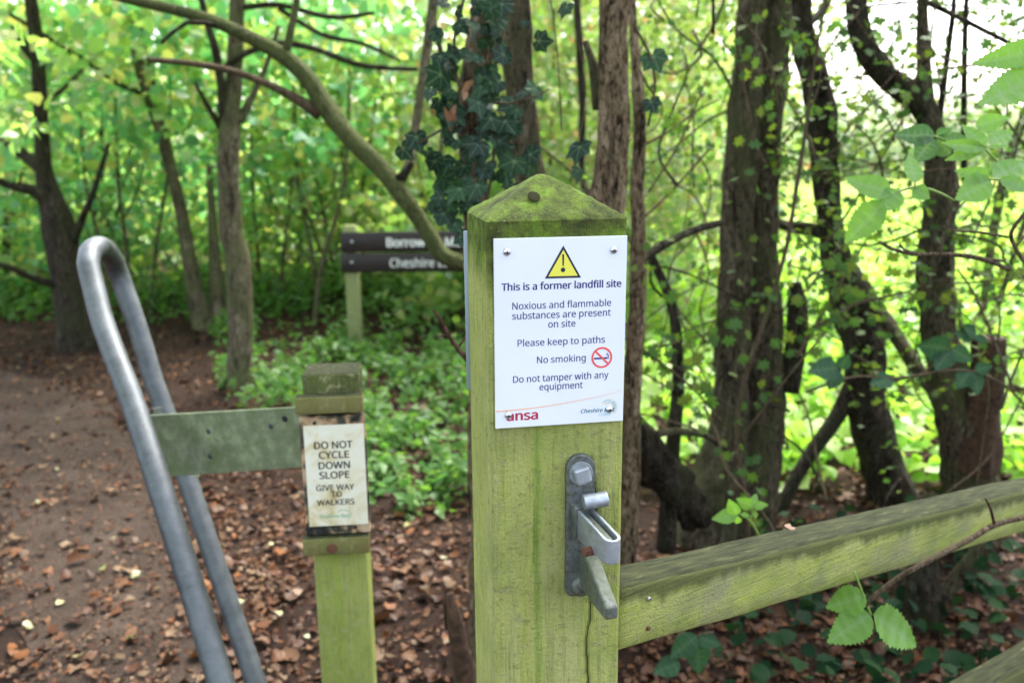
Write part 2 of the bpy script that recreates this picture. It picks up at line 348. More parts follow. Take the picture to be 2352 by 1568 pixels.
M['elder_dark'] = mat_leaf('shaded_elder_leaves', [(0.06, 0.14, 0.028), (0.07, 0.16, 0.03), (0.05, 0.13, 0.032)], 0.42, gloss=0.04, vein=0.55)  # elder greens darkened, so the shade sits in the leaf colour
M['litter'] = mat_leaf('dead_leaves', [(0.030, 0.013, 0.009), (0.062, 0.025, 0.013), (0.099, 0.043, 0.020), (0.045, 0.021, 0.013), (0.139, 0.073, 0.037), (0.070, 0.033, 0.019), (0.169, 0.112, 0.065), (0.036, 0.017, 0.010), (0.150, 0.058, 0.019), (0.055, 0.032, 0.020), (0.089, 0.048, 0.030), (0.028, 0.013, 0.009)], 0.12, (1, 1, 1), gloss=0.012)
M['litter_yellow'] = mat_leaf('yellow_fallen_leaves', [(0.24, 0.20, 0.05), (0.25, 0.24, 0.11), (0.15, 0.20, 0.04), (0.24, 0.20, 0.12)], 0.2, (1, 1, 1), gloss=0.04)
M['dead'] = mat_leaf('withered_leaf', [(0.30, 0.18, 0.10), (0.25, 0.11, 0.05), (0.20, 0.12, 0.07)], 0.2, (1, 1, 1), gloss=0.03)
M['herb'] = mat_leaf('ground_herbs', [(0.053, 0.145, 0.033), (0.079, 0.185, 0.036), (0.112, 0.211, 0.040), (0.066, 0.158, 0.050)], 0.5, gloss=0.015)
M['meadow_leaf'] = mat_leaf('meadow_herbs', [(0.187, 0.389, 0.049), (0.250, 0.470, 0.056), (0.313, 0.486, 0.081), (0.374, 0.454, 0.193)], 0.5, gloss=0.035)
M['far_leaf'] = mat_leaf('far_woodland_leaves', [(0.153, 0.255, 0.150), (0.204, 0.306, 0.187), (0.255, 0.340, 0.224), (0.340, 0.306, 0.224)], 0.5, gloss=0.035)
def mat_soil(name, a, b, c_):
    m = N(name); v = m.coord(); n1 = m.noise(v, 3.5, 6, 0.75); n2 = m.noise(v, 85, 6, 0.8)
    c = m.ramp(m.math('MULTIPLY_ADD', n2, 0.6, m.math('MULTIPLY', n1, 0.5)), [(0.40, a), (0.54, b), (0.68, c_)])
    c = m.mix(m.ramp(m.noise(v, 210, 3, 0.6), [(0.60, 0.0), (0.68, 0.7)]), c, tuple(x * 1.7 for x in c_))
    return m.bsdf(c, 0.95, nrm=m.bump(n2, 1.0, 0.03), spec=0.15)
M['soil'] = mat_soil('leafy_soil', (0.014, 0.008, 0.006), (0.038, 0.021, 0.014), (0.07, 0.040, 0.026))
M['pathsoil'] = mat_soil('trodden_dirt', (0.030, 0.020, 0.014), (0.074, 0.050, 0.036), (0.13, 0.095, 0.073))
def mat_meadow():
    m = N('meadow_turf'); v = m.coord()
    return m.bsdf(m.ramp(m.noise(v, 1.2, 6, 0.7), [(0.3, (0.10, 0.17, 0.03)), (0.5, (0.19, 0.25, 0.04)), (0.7, (0.30, 0.28, 0.12))]), 0.95, spec=0.1)
M['meadow'] = mat_meadow()

# ------------------------------------------------------------------ leaves
def leaf_template(kind):
    """(verts, tris): leaf along +Y from the stalk at 0, length 1, face up +Z"""
    if kind == 'simple':
        V = [(0, 0, 0), (-0.30, 0.38, 0.06), (0, 0.45, -0.02), (0.30, 0.38, 0.06), (0, 1, -0.10)]
        return np.array(V, float), np.array([(0, 2, 1), (0, 3, 2), (1, 2, 4), (2, 3, 4)])
    if kind == 'broad':
        V = [(0, 0, 0), (-0.40, 0.25, 0.05), (-0.36, 0.65, 0.05), (0, 0.5, -0.03), (0.36, 0.65, 0.05), (0.40, 0.25, 0.05), (0, 1, -0.12)]
        return np.array(V, float), np.array([(0, 3, 1), (1, 3, 2), (2, 3, 6), (6, 3, 4), (4, 3, 5), (5, 3, 0)])
    if kind == 'lobed':                                  # hawthorn
        h = [(0.05, 0.0), (0.16, 0.22), (0.40, 0.30), (0.46, 0.44), (0.26, 0.46), (0.22, 0.54), (0.40, 0.70), (0.34, 0.80), (0.16, 0.74), (0.10, 0.90)]
        o = [(x, y) for x, y in h] + [(0, 1.0)] + [(-x, y) for x, y in reversed(h)]
        V = [(0, 0.5, -0.04)] + [(x, y, 0.10 * abs(x) - 0.08 * y * y) for x, y in o]
        n = len(o); return np.array(V, float), np.array([(0, i + 1, (i + 1) % n + 1) for i in range(n)])
    if kind == 'litter':                                 # curled dead leaf
        V = [(0, 0, 0.06), (-0.34, 0.20, 0.13), (-0.42, 0.62, 0.04), (0, 0.5, 0.0), (0.40, 0.60, 0.14), (0.32, 0.22, 0.02), (-0.12, 0.86, 0.08), (0, 1, 0.15)]
        return np.array(V, float), np.array([(0, 3, 1), (1, 3, 2), (2, 3, 6), (6, 3, 7), (7, 3, 4), (4, 3, 5), (5, 3, 0)])
    if kind == 'blade':
        V = [(-0.03, 0, 0), (0.03, 0, 0), (0.02, 0.6, 0.03), (-0.02, 0.6, 0.03), (0, 1, -0.05)]
        return np.array(V, float), np.array([(0, 1, 2), (0, 2, 3), (3, 2, 4)])
def torn(seed):
    """a dead leaf, torn and curled its own way"""
    r_ = np.random.RandomState(seed); n = 11; V = [(0, 0.5, 0.0)]; cu = r_.uniform(-0.9, 1.0); cv_ = r_.uniform(-0.5, 0.9); wd = r_.uniform(0.28, 0.55)
    for k in range(n):
        a = 2 * math.pi * k / n; r0 = 1 + r_.normal(0, 0.20) - (0.35 if r_.uniform() < 0.12 else 0)
        x, y = math.sin(a) * wd * r0, 0.5 - math.cos(a) * 0.5 * r0
        V.append((x, y, cu * x * x * 1.6 + cv_ * (y - 0.5) ** 2 + r_.normal(0, 0.03)))
    return np.array(V, float), np.array([(0, i + 1, (i + 1) % n + 1) for i in range(n)])
TPL = {k: leaf_template(k) for k in ('simple', 'broad', 'lobed', 'litter', 'blade')}
def leaf_frames(rs, n, tilt=0.7, droop=0.3):
    """random frames (n,3,3), columns x,y,z: heading any way round, pitched down by droop, rolled by tilt"""
    a = rs.uniform(0, 2 * np.pi, n); b = -np.abs(rs.normal(droop, 0.35, n)) + rs.normal(0, 0.25, n); c = rs.normal(0, tilt, n)
    y = np.stack([np.cos(a) * np.cos(b), np.sin(a) * np.cos(b), np.sin(b)], 1)
    up = np.tile([0, 0, 1.0], (n, 1)); x = np.cross(y, up); x /= np.linalg.norm(x, axis=1, keepdims=True) + 1e-9; z = np.cross(x, y)
    x2 = x * np.cos(c)[:, None] + z * np.sin(c)[:, None]; z2 = np.cross(x2, y)
    return np.stack([x2, y, z2], 2)
def cloud(kind, pos, rs, smin, smax, tilt=0.7, droop=0.3):
    tv, tf = TPL[kind]; n = len(pos)
    Fm = leaf_frames(rs, n, tilt, droop); s = rs.uniform(smin, smax, n)
    V = np.einsum('nij,kj->nki', Fm, tv) * s[:, None, None] + pos[:, None, :]
    Fa = tf[None] + (np.arange(n) * len(tv))[:, None, None]
    return npmesh(V.reshape(-1, 3), Fa.reshape(-1, 3))
def sprays(rs, centers, per, r, flat=0.25):
    """leaves gathered in flattish sprays round the given centres"""
    n = len(centers) * per
    a = rs.uniform(0, 2 * np.pi, n); q = np.sqrt(rs.uniform(0, 1, n)) * r
    d = np.stack([np.cos(a) * q, np.sin(a) * q, rs.normal(0, flat * r, n)], 1)
    tl = rs.normal(0, 0.35, (len(centers), 2)).repeat(per, 0)
    d[:, 2] += d[:, 0] * tl[:, 0] + d[:, 1] * tl[:, 1] - 0.25 * q
    return centers.repeat(per, 0) + d
def ellip(rs, n, c, rad, shell=0.35):
    v = rs.normal(0, 1, (n, 3)); v /= np.linalg.norm(v, axis=1, keepdims=True)
    return np.array(c) + v * (rs.uniform(0, 1, n) ** shell)[:, None] * np.array(rad)
def boxpts(rs, n, lo, hi):
    return rs.uniform(lo, hi, (n, 3))

# ------------------------------------------------------------------ ground, path, meadow
def gz(x, y):
    m = max(0.0, min(1.0, (14 - abs(y - 4)) / 6))
    return m * (0.035 * noise.noise(Vector((x * 0.9, y * 0.9, 0))) + 0.012 * noise.noise(Vector((x * 4, y * 4, 3))))
def ground_mesh():
    near = list(np.arange(-9, 9.01, 0.15)); far = [12, 16, 24, 40, 70, 130, 250, 600, 1500]
    xs = [-v for v in reversed(far)] + near + far
    ys = [-1500, -600, -250, -100, -40, -15, -6] + list(np.arange(-2, 12.01, 0.15)) + [14, 18, 25, 40, 70, 130, 250, 600, 1500]
    V = [(x, y, gz(x, y)) for y in ys for x in xs]; n = len(xs)
    return mesh(V, [(j * n + i, j * n + i + 1, (j + 1) * n + i + 1, (j + 1) * n + i) for j in range(len(ys) - 1) for i in range(n - 1)])
tag(link('ground', ground_mesh(), M['soil']), kind='structure')
path_c = [Vector((-0.75, -1.5, 0)), Vector((-0.85, 0.8, 0)), G(260, 1560), G(215, 1300), G(165, 1080), G(60, 950), G(-160, 880), G(-500, 850), G(-900, 835)]
pcl, pwd = catmull(path_c, [0.24, 0.24, 0.24, 0.27, 0.32, 0.36, 0.40, 0.4, 0.4], 0.10)
def path_mesh():
    V, Fc = [], []; K = 9
    for i, p in enumerate(pcl):
        t = (pcl[min(i + 1, len(pcl) - 1)] - pcl[max(i - 1, 0)]).normalized(); s = Vector((t.y, -t.x, 0))
        e = pwd[i] * (1 + 0.25 * noise.noise(Vector((i * 0.3, 0, 5)))); e2 = pwd[i] * (1 + 0.25 * noise.noise(Vector((i * 0.3, 9, 5))))
        for k in range(K):
            q = -1 + 2 * k / (K - 1); o = p + s * (q * (e if q > 0 else e2))
            V.append((o.x, o.y, gz(o.x, o.y) + 0.006 * (1 - q ** 6) + 0.001))
    for i in range(len(pcl) - 1):
        for k in range(K - 1):
            Fc.append((i * K + k, i * K + k + 1, (i + 1) * K + k + 1, (i + 1) * K + k))
    return mesh(V, Fc)
tag(link('path', path_mesh(), M['pathsoil']), kind='structure')
mv = [(-1.0, 12.5), (1.2, 8.0), (3.0, 5.9), (9, 4.6), (60, 6), (60, 80), (-1.0, 80)]
tag(link('meadow', mesh([(x, y, 0.045) for x, y in mv], [tuple(range(len(mv)))]), M['meadow']), kind='structure')

# ------------------------------------------------------------------ lettering
try:                                                     # one of Blender's own interface fonts: plain sans letters like the sign's
    import os
    SANS = bpy.data.fonts.load(os.path.join(bpy.utils.system_resource('DATAFILES', path='fonts'), 'NotoSansHebrew-Regular.woff2'))
except Exception:
    SANS = None
def text_mesh(s, bold=0.0, shear=0.0, space=1.0, sans=False):
    c = bpy.data.curves.new('t', 'FONT'); c.body = s
    if sans and SANS: c.font = SANS
    c.offset = bold; c.size = 1.0; c.shear = shear; c.space_character = space; c.resolution_u = 4
    o = bpy.data.objects.new('t', c); COL.objects.link(o)
    dg = bpy.context.evaluated_depsgraph_get(); me = bpy.data.meshes.new_from_object(o.evaluated_get(dg))
    bpy.data.objects.remove(o); bpy.data.curves.remove(c); me.materials.clear(); return me
def text_part(name, s, mat, parent, x0, x1, z, hgt, y, fat=0.0, **kw):
    """text in the parent's XZ plane facing -Y, from x0 to x1 with its baseline at z; hgt = height of a capital"""
    me = text_mesh(s, **kw); n = len(me.vertices); co = np.empty(n * 3, np.float32); me.vertices.foreach_get('co', co); co = co.reshape(-1, 3)
    h_ = text_mesh('H', sans=kw.get('sans', False)); cap = max(v.co.y for v in h_.vertices); bpy.data.meshes.remove(h_)
    kx = (x1 - x0) / (co[:, 0].max() - co[:, 0].min()); kz = hgt / cap
    out = np.stack([(co[:, 0] - co[:, 0].min()) * kx + x0, np.full(n, y), co[:, 1] * kz + z], 1)
    me.vertices.foreach_set('co', out.astype(np.float32).ravel()); me.update()
    if fat:                                              # overprinted strokes make the heavier weight
        fs_ = [tuple(p.vertices) for p in me.polygons]; V, Fc = [], []
        for k, (dx, dz) in enumerate(((-fat, 0), (fat, 0), (0, -fat * 0.6), (0, fat * 0.6), (0, 0))):
            V += [(a + dx, b - k * 4e-6, c + dz) for a, b, c in out]; Fc += [tuple(i + k * n for i in f) for f in fs_]
        bpy.data.meshes.remove(me); me = mesh(V, Fc)
    return link(name, me, mat, parent, smooth=False)
def flat(name, pts, y, mat, parent, fs=None):
    return link(name, mesh([(a, y, b) for a, b in pts], fs or [tuple(range(len(pts)))]), mat, parent, smooth=False)
def strip(name, line, wd, y, mat, parent):
    """a flat printed line of given widths"""
    V, Fc = [], []
    for i, (a, b) in enumerate(line):
        c, d = line[max(i - 1, 0)]; e, f_ = line[min(i + 1, len(line) - 1)]; t = Vector((e - c, f_ - d)).normalized()
        ww = wd[i] if isinstance(wd, (list, tuple)) else wd
        V += [(a - t.y * ww / 2, y, b + t.x * ww / 2), (a + t.y * ww / 2, y, b - t.x * ww / 2)]
    for i in range(len(line) - 1): Fc.append((2 * i, 2 * i + 1, 2 * i + 3, 2 * i + 2))
    return link(name, mesh(V, Fc), mat, parent, smooth=False)

# ------------------------------------------------------------------ gate post
TH = 0.1803
PA = Vector((-0.0253, 0.873, 0)); UX = Vector((math.cos(TH), math.sin(TH), 0)); UY = Vector((-math.sin(TH), math.cos(TH), 0))
PC = PA + UX * 0.075 + UY * 0.075
def on_post(px, py, y=-0.075):
    """where the line of sight meets the plane y of the post's own frame -> (x, z)"""
    o = Vector((0, 0, H)) - PC; r = ray(px, py); t = (y - o.dot(UY)) / r.dot(UY); q = o + r * t
    return q.dot(UX), q.z + 0.0
gp = empty('gate_post', PC, TH, 'thick square gate post green with algae under a mossy pointed top', 'post')
def crack_x(z):
    return 0.040 + 0.004 * math.sin(z * 21) + 0.0035 * noise.noise(Vector((0, 0, z * 22))) + 0.002 * noise.noise(Vector((3, 0, z * 90)))
def post_mesh():
    hw, ze, zp, bv = 0.0745, 1.3316, 1.3739, 0.004
    rng = np.random.RandomState(3)
    xs = np.linspace(-hw + bv, hw - bv, 76); zs = np.linspace(-0.1, ze - bv, 331); V, Fc = [], []
    nx = len(xs)
    for z in zs:
        cx = crack_x(z); dep = 0.006 if z < 1.02 else 0.006 * max(0, 1 - (z - 1.02) / 0.06)
        for x in xs:
            y = -hw - 0.0006 * noise.noise(Vector((x * 90, 0, z * 6))) - 0.0005 * noise.noise(Vector((x * 300, 2, z * 60)))
            d = abs(x - cx); y += dep * max(0, 1 - d / 0.0022)
            d2 = abs(x + 0.028 + 0.003 * math.sin(z * 30)); y += 0.0018 * max(0, 1 - d2 / 0.0018) * (1 if 0.93 < z < 1.05 else 0.35)
            kx, kz = x + 0.058, z - 0.925; rr = math.hypot(kx / 0.017, kz / 0.013)     # a rough knot
            if rr < 1: y -= 0.0022 * (1 - rr * rr) * (1 + noise.noise(Vector((x * 400, 0, z * 400))))
            V.append((x, y, z))
    for j in range(len(zs) - 1):
        for i in range(nx - 1): Fc.append((j * nx + i, j * nx + i + 1, (j + 1) * nx + i + 1, (j + 1) * nx + i))
    # left side, ribbed by the grain
    b = len(V); ys = np.linspace(-hw + bv, hw - bv, 40)
    for z in zs[::6]:
        for y in ys: V.append((-hw + 0.0016 * noise.noise(Vector((0, y * 170, z * 1.5))) + 0.0008 * noise.noise(Vector((5, y * 420, z * 8))), y, z))
    n2 = len(ys); nz = len(zs[::6])
    for j in range(nz - 1):
        for i in range(n2 - 1): Fc.append((b + j * n2 + i + 1, b + j * n2 + i, b + (j + 1) * n2 + i, b + (j + 1) * n2 + i + 1))
    return V, Fc, hw, ze, zp, bv, zs, nx, b, n2, nz
def post_shell():
    V, Fc, hw, ze, zp, bv, zs, nx, b, n2, nz = post_mesh()
    ztop = zs[-1]; zb = zs[0]
    # rounded front-left arris between the two dense faces
    c = len(V)
    for j in range(nz):
        z = zs[::6][j]; p0 = Vector(V[b + j * n2]); p1 = Vector(V[j * 6 * nx])
        mid = Vector((-hw + bv * 0.28, -hw + bv * 0.28, z)); mid += Vector((1, 1, 0)) * 0.0009 * noise.noise(Vector((0, 9, z * 40)))
        V += [p0, mid, p1]
    for j in range(nz - 1):
        for i in range(2): Fc.append((c + j * 3 + i, c + j * 3 + i + 1, c + (j + 1) * 3 + i + 1, c + (j + 1) * 3 + i))
    # right and back faces
    d = len(V); rz = list(zs[::6])
    for z in rz:
        e = 0.0008 * noise.noise(Vector((0, 9, z * 55)))
        V += [(hw - bv, -hw, z), (hw - bv * 0.25 + e, -hw + bv * 0.25, z), (hw, -hw + bv, z), (hw, hw, z), (-hw, hw, z), (-hw, hw - bv, z)]
    for j in range(len(rz) - 1):
        for i in range(5): Fc.append((d + j * 6 + i, d + j * 6 + i + 1, d + (j + 1) * 6 + i + 1, d + (j + 1) * 6 + i))
    # four-sided weathered top, uneven with moss
    K = 44; t0 = len(V)
    for j in range(K + 1):
        for i in range(K + 1):
            x = -1 + 2 * i / K; y = -1 + 2 * j / K; q = max(abs(x), abs(y))
            px_, py_ = x * (hw + 0.0002), y * (hw + 0.0002)
            z = ztop + (1 - q) * (zp - ztop) - (0.004 * max(0, 1 - q * 14))
            if q < 1:
                v = Vector((px_ * 38, py_ * 38, 1)); z += 0.0022 * noise.noise(v) + 0.0012 * noise.noise(v * 4)
            V.append((px_, py_, z + (0.0015 if q < 1 else 0.0)))
    for j in range(K):
        for i in range(K):
            a = t0 + j * (K + 1) + i; Fc.append((a, a + 1, a + K + 2, a + K + 1))
    return mesh(V, Fc)
link('post_body', post_shell(), M['post'], gp)
# knot on the top face and a flat dark strip over the split below the bolt
kx, kz = on_post(1212, 442, -0.045)
def knot():
    def f(bm):
        bmesh.ops.create_uvsphere(bm, u_segments=14, v_segments=8, radius=1)
        for v in bm.verts:
            v.co = Vector((v.co.x * 0.0066 * (1 + 0.3 * noise.noise(v.co * 2)), v.co.y * 0.0085 * (1 + 0.3 * noise.noise(v.co * 2.3)), v.co.z * 0.0009)) + Vector((-0.019, -0.046, 1.3506)) + Vector((0, 0, 0.55 * v.co.y * 0.009))
    return bm_mesh(f)
link('knot', knot(), mat_plain('dark_knot', (0.028, 0.028, 0.013), 0.98, spec=0.05, var=0.5, vs=400, bump=0.6), gp)
cr_v = []; cr_f = []
for i, z in enumerate(np.linspace(0.35, 1.04, 90)):
    x = crack_x(z); ww = 0.00045 + 0.0004 * abs(noise.noise(Vector((0, 4, z * 60))))
    cr_v += [(x - ww, -0.0752, z), (x + ww, -0.0752, z)]
    if i: cr_f.append((2 * i - 2, 2 * i - 1, 2 * i + 1, 2 * i))
tag(link('crack', mesh(cr_v, cr_f), M['crack'], gp), 'long vertical crack down the post face')
# edge of a second plate fixed on the far side
bp = empty('back_plate', PC + UX * -0.060 + UY * 0.079, TH, 'grey edge of a thin plate fixed to the far side of the mossy gate post', 'sign')
link('plate', box(-0.0185, 0.03, -0.0025, 0.0005, 1.11, 1.305, 0.0005, 1), mat_plain('blue_grey_plate', (0.30, 0.36, 0.42), 0.5), bp)

# ------------------------------------------------------------------ warning sign
c4 = [Vector(on_post(*q)) for q in ((1132.7, 546.7), (1440.8, 541.0), (1426.7, 963.2), (1136.7, 983.0))]   # TL TR BR BL
sx0, sx1 = (c4[0].x + c4[3].x) / 2, (c4[1].x + c4[2].x) / 2
sz1, sz0 = (c4[0].y + c4[1].y) / 2, (c4[2].y + c4[3].y) / 2
s_ang = 0.5 * (math.atan2(c4[1].y - c4[0].y, c4[1].x - c4[0].x) + math.atan2(c4[2].y - c4[3].y, c4[2].x - c4[3].x))
scx, scz = (sx0 + sx1) / 2, (sz0 + sz1) / 2
sw, sh = sx1 - sx0, sz1 - sz0
ws = empty('warning_sign', PC + UX * scx - UY * 0.075 + Vector((0, 0, scz)), TH, 'white warning sign about former landfill screwed to the mossy gate post', 'sign')
ws.rotation_mode = 'XYZ'; ws.rotation_euler = (0, -s_ang, TH)
def sg(px, py):
    x, z = on_post(px, py, -0.0787); x -= scx; z -= scz; c, s = math.cos(s_ang), math.sin(s_ang)
    return (c * x + s * z, -s * x + c * z)
link('plate', box(-sw / 2, sw / 2, -0.0036, -0.0006, -sh / 2, sh / 2, 0.0006, 2), M['white'], ws, smooth=False)
YS = -0.0037
def z7(x, y): return ((1950 + x / 3.7333) * 0.57422, (900 + y / 3.7333) * 0.57422)
def z8(x, y): return ((1950 + x / 3.7333) * 0.57422, (1320 + y / 3.7333) * 0.57422)
def line(name, s, l, r, cap, mat, **kw):
    a, b = sg(*l), sg(*r)
    return text_part(name, s, mat, ws, a[0], b[0], (a[1] + b[1]) / 2, cap, YS - 0.0001, **{'sans': True, **kw})
CAP = 0.0128 * 0.62
line('heading_text', 'This is a former landfill site', z7(212, 980), z7(1995, 922), 0.0074, M['navy'], fat=0.00030)
line('notice_text', 'Noxious and flammable', z7(372, 1258), z7(1843, 1210), 0.0072, M['navy'], fat=0.00008)
line('notice_text', 'substances are present', z7(372, 1405), z7(1838, 1355), 0.0072, M['navy'], fat=0.00008)
line('notice_text', 'on site', z7(908, 1530), z7(1312, 1512), 0.0072, M['navy'], fat=0.00008)
line('notice_text', 'Please keep to paths', z8(450, 242), z8(1753, 190), 0.0072, M['navy'], fat=0.00008)
line('notice_text', 'No smoking', z8(740, 490), z8(1465, 463), 0.0072, M['navy'], fat=0.00008)
line('notice_text', 'Do not tamper with any', z8(383, 780), z8(1805, 717), 0.0072, M['navy'], fat=0.00008)
line('notice_text', 'equipment', z8(776, 893), z8(1420, 866), 0.0072, M['navy'], fat=0.00008)
line('logo_text', 'ansa', z8(292, 1352), z8(748, 1325), 0.0100, M['crimson'], fat=0.0006)
line('council_text', 'Cheshire East', z8(1395, 1232), z8(1900, 1212), 0.0042, M['teal'], fat=0.00015, shear=0.25)
line('council_text', 'Council', z8(1660, 1275), z8(1840, 1266), 0.0037, M['skyblue'], bold=0.0, shear=0.2, sans=False)
tri = [sg(*z7(1132, 305)), sg(*z7(1398, 785)), sg(*z7(855, 800))]
ti = [sg(*z7(1133, 370)), sg(*z7(1346, 755)), sg(*z7(908, 768))]
wt = flat('warning_triangle', tri, YS - 0.00005, M['tri_black'], ws)
flat('triangle_fill', ti, YS - 0.0001, M['yellow'], wt)
flat('exclamation_bar', [sg(*z7(*q)) for q in ((1115, 436), (1118, 612), (1140, 612), (1145, 436))][::1], YS - 0.00018, M['tri_black'], wt)
ex = sg(*z7(1127, 669)); flat('exclamation_dot', [(ex[0] + 0.00245 * math.cos(t), ex[1] + 0.00245 * math.sin(t)) for t in np.linspace(0, 2 * math.pi, 20)[:-1]], YS - 0.00018, M['tri_black'], wt)
nc = sg(*z8(1707, 408)); rr_ = abs(sg(*z8(1862, 408))[0] - sg(*z8(1553, 408))[0]) / 2
ring = [(nc[0] + (rr_ - 0.0010) * math.cos(t), nc[1] + (rr_ - 0.0010) * math.sin(t)) for t in np.linspace(0, 2 * math.pi, 49)]
nsr = strip('no_smoking_ring', ring, 0.0021, YS - 0.00016, M['red'], ws)
strip('no_smoking_bar', [(nc[0] - rr_ * 0.66, nc[1] + rr_ * 0.66), (nc[0] + rr_ * 0.66, nc[1] - rr_ * 0.66)], 0.0021, YS - 0.0002, M['red'], nsr)
flat('cigarette', [sg(*z8(*q)) for q in ((1590, 412), (1590, 438), (1788, 428), (1788, 402))], YS - 0.0001, M['navy'], nsr)
for dx in (0, 13):
    flat('ember', [sg(*z8(*q)) for q in ((1793 + dx, 402), (1793 + dx, 427), (1800 + dx, 427), (1800 + dx, 402))], YS - 0.0001, M['navy'], nsr)
strip('smoke_line', [sg(*z8(*q)) for q in ((1797, 398), (1796, 380), (1783, 372), (1775, 360), (1778, 345))], 0.0006, YS - 0.0001, M['navy'], nsr)
strip('smoke_line', [sg(*z8(*q)) for q in ((1810, 398), (1808, 372), (1795, 362), (1790, 350), (1794, 338))], 0.0006, YS - 0.0001, M['navy'], nsr)
cv = [z8(125, 1213), z8(400, 1192), z8(800, 1145), z8(1200, 1080), z8(1600, 1003), z8(1850, 945), z8(2005, 888)]
cpts, _ = catmull([Vector((*sg(*q), 0)) for q in cv], [0] * len(cv), 0.004)
strip('orange_curve', [(p.x, p.y) for p in cpts], [0.0013 - 0.0010 * i / len(cpts) for i in range(len(cpts))], YS - 0.0001, M['orange'], ws)
lc = sg(*z8(1825, 1150))
for r_, m_, a0, a1, wd in ((0.0095, 'sand', -60, 150, 0.0005), (0.0080, 'skyblue', -50, 60, 0.0009), (0.0066, 'teal', -20, 90, 0.0003), (0.0058, 'skyblue', -40, 70, 0.0005), (0.0048, 'sand', -70, 60, 0.0006)):
    strip('emblem_arc', [(lc[0] - 0.001 + r_ * math.cos(R(t)), lc[1] + r_ * math.sin(R(t))) for t in np.linspace(a0, a1, 26)], wd, YS - 0.0001, M[m_], ws)
for k in range(9):                                       # ears of wheat in the emblem
    for q, m_ in ((0.0079, 'skyblue'), (0.0052, 'sand')):
        t = R(78 + k * 7.5); x, z = lc[0] - 0.001 + q * math.cos(t), lc[1] + q * math.sin(t)
        flat('emblem_ear', [(x, z - 0.0006), (x + 0.0006, z + 0.0001), (x - 0.0002, z + 0.0011), (x - 0.0006, z + 0.0002)], YS - 0.0001, M[m_], ws)
def screw_head():
    prof = [(0.0, 0.0030), (0.0012, 0.0029), (0.0025, 0.0024), (0.0036, 0.0014), (0.0041, 0.0004), (0.0042, 0.0)]; n = 20; V, Fc = [], []
    for r_, h_ in prof:
        for k in range(n): V.append((r_ * math.cos(2 * math.pi * k / n), -h_, r_ * math.sin(2 * math.pi * k / n)))
    for j in range(len(prof) - 1):
        for k in range(n): Fc.append((j * n + k, (j + 1) * n + k, (j + 1) * n + (k + 1) % n, j * n + (k + 1) % n))
    return mesh(V, Fc)
sh_me = screw_head(); sh_me.materials.append(M['screw'])
sl_me = mesh([(a, -0.00305 if i < 99 else 0, b) for i, (a, b) in enumerate([(-.0018, -.0004), (.0018, -.0004), (.0018, .0004), (-.0018, .0004), (-.0004, -.0018), (.0004, -.0018), (.0004, .0018), (-.0004, .0018)])], [(0, 1, 2, 3), (4, 5, 6, 7)])
for v in sl_me.vertices[4:8] if False else list(sl_me.vertices)[4:]: v.co.y -= 0.00003
sl_me.materials.append(M['screw_dark'])
for k, q in enumerate((z7(290, 402), z7(1885, 372), z8(312, 1268), z8(1818, 1180))):
    x, z = sg(*q); o = link('screw', sh_me, None, ws); o.location = (x, YS, z); o.rotation_euler = (0, 0.5 * k + 0.2, 0)
    link('cross_slot', sl_me, None, o, smooth=False)

# ------------------------------------------------------------------ gate latch
def zl(x, y): return (1062.3 + 0.3958 * x, 947.4 + 0.3958 * y)
lx0, lz1 = on_post(*zl(604, 250), -0.082); lx1, lz0 = on_post(*zl(762, 1052), -0.082)
lcx = (lx0 + lx1) / 2; lw = abs(lx1 - lx0)
la = empty('gate_latch', PC + UX * lcx - UY * 0.0755 + Vector((0, 0, lz0)), TH, 'weathered galvanised gate latch bolted low on the mossy gate post', 'latch')
LH = lz1 - lz0
def stadium(w, h, y0, y1, bev):
    n = 14; out = []
    for k in range(n + 1): t = math.pi * k / n; out.append((w / 2 * math.cos(t), h - w / 2 + w / 2 * math.sin(t)))
    for k in range(7): t = math.pi * 1.5 * 0 + math.pi + (math.pi / 2) * k / 6; out.append((-w / 2 + 0.008 + 0.008 * math.cos(t), 0.008 + 0.008 * math.sin(t)))
    for k in range(7): t = 1.5 * math.pi + (math.pi / 2) * k / 6; out.append((w / 2 - 0.008 + 0.008 * math.cos(t), 0.008 + 0.008 * math.sin(t)))
    def f(bm):
        vs = [bm.verts.new((a, y0, b)) for a, b in out]; fa = bm.faces.new(vs)
        ex_ = bmesh.ops.extrude_face_region(bm, geom=[fa]); nv = [v for v in ex_['geom'] if isinstance(v, bmesh.types.BMVert)]
        for v in nv: v.co.y = y1
        bmesh.ops.recalc_face_normals(bm, faces=bm.faces)
        es = [e for e in bm.edges if all(abs(v.co.y - y1) < 1e-6 for v in e.verts)]
        bmesh.ops.bevel(bm, geom=es, offset=bev, segments=2, affect='EDGES', profile=0.5)
    return bm_mesh(f)
link('back_plate', stadium(lw, LH, 0.0, -0.007, 0.0012), M['latch'], la, smooth=False)
def lp(x, y, yy):                                        # latch-zoom pixel -> latch frame at depth yy
    a, b = on_post(*zl(x, y), -0.0755 + yy); return Vector((a - lcx, yy, b - lz0))
b0 = lp(695, 362, -0.013)
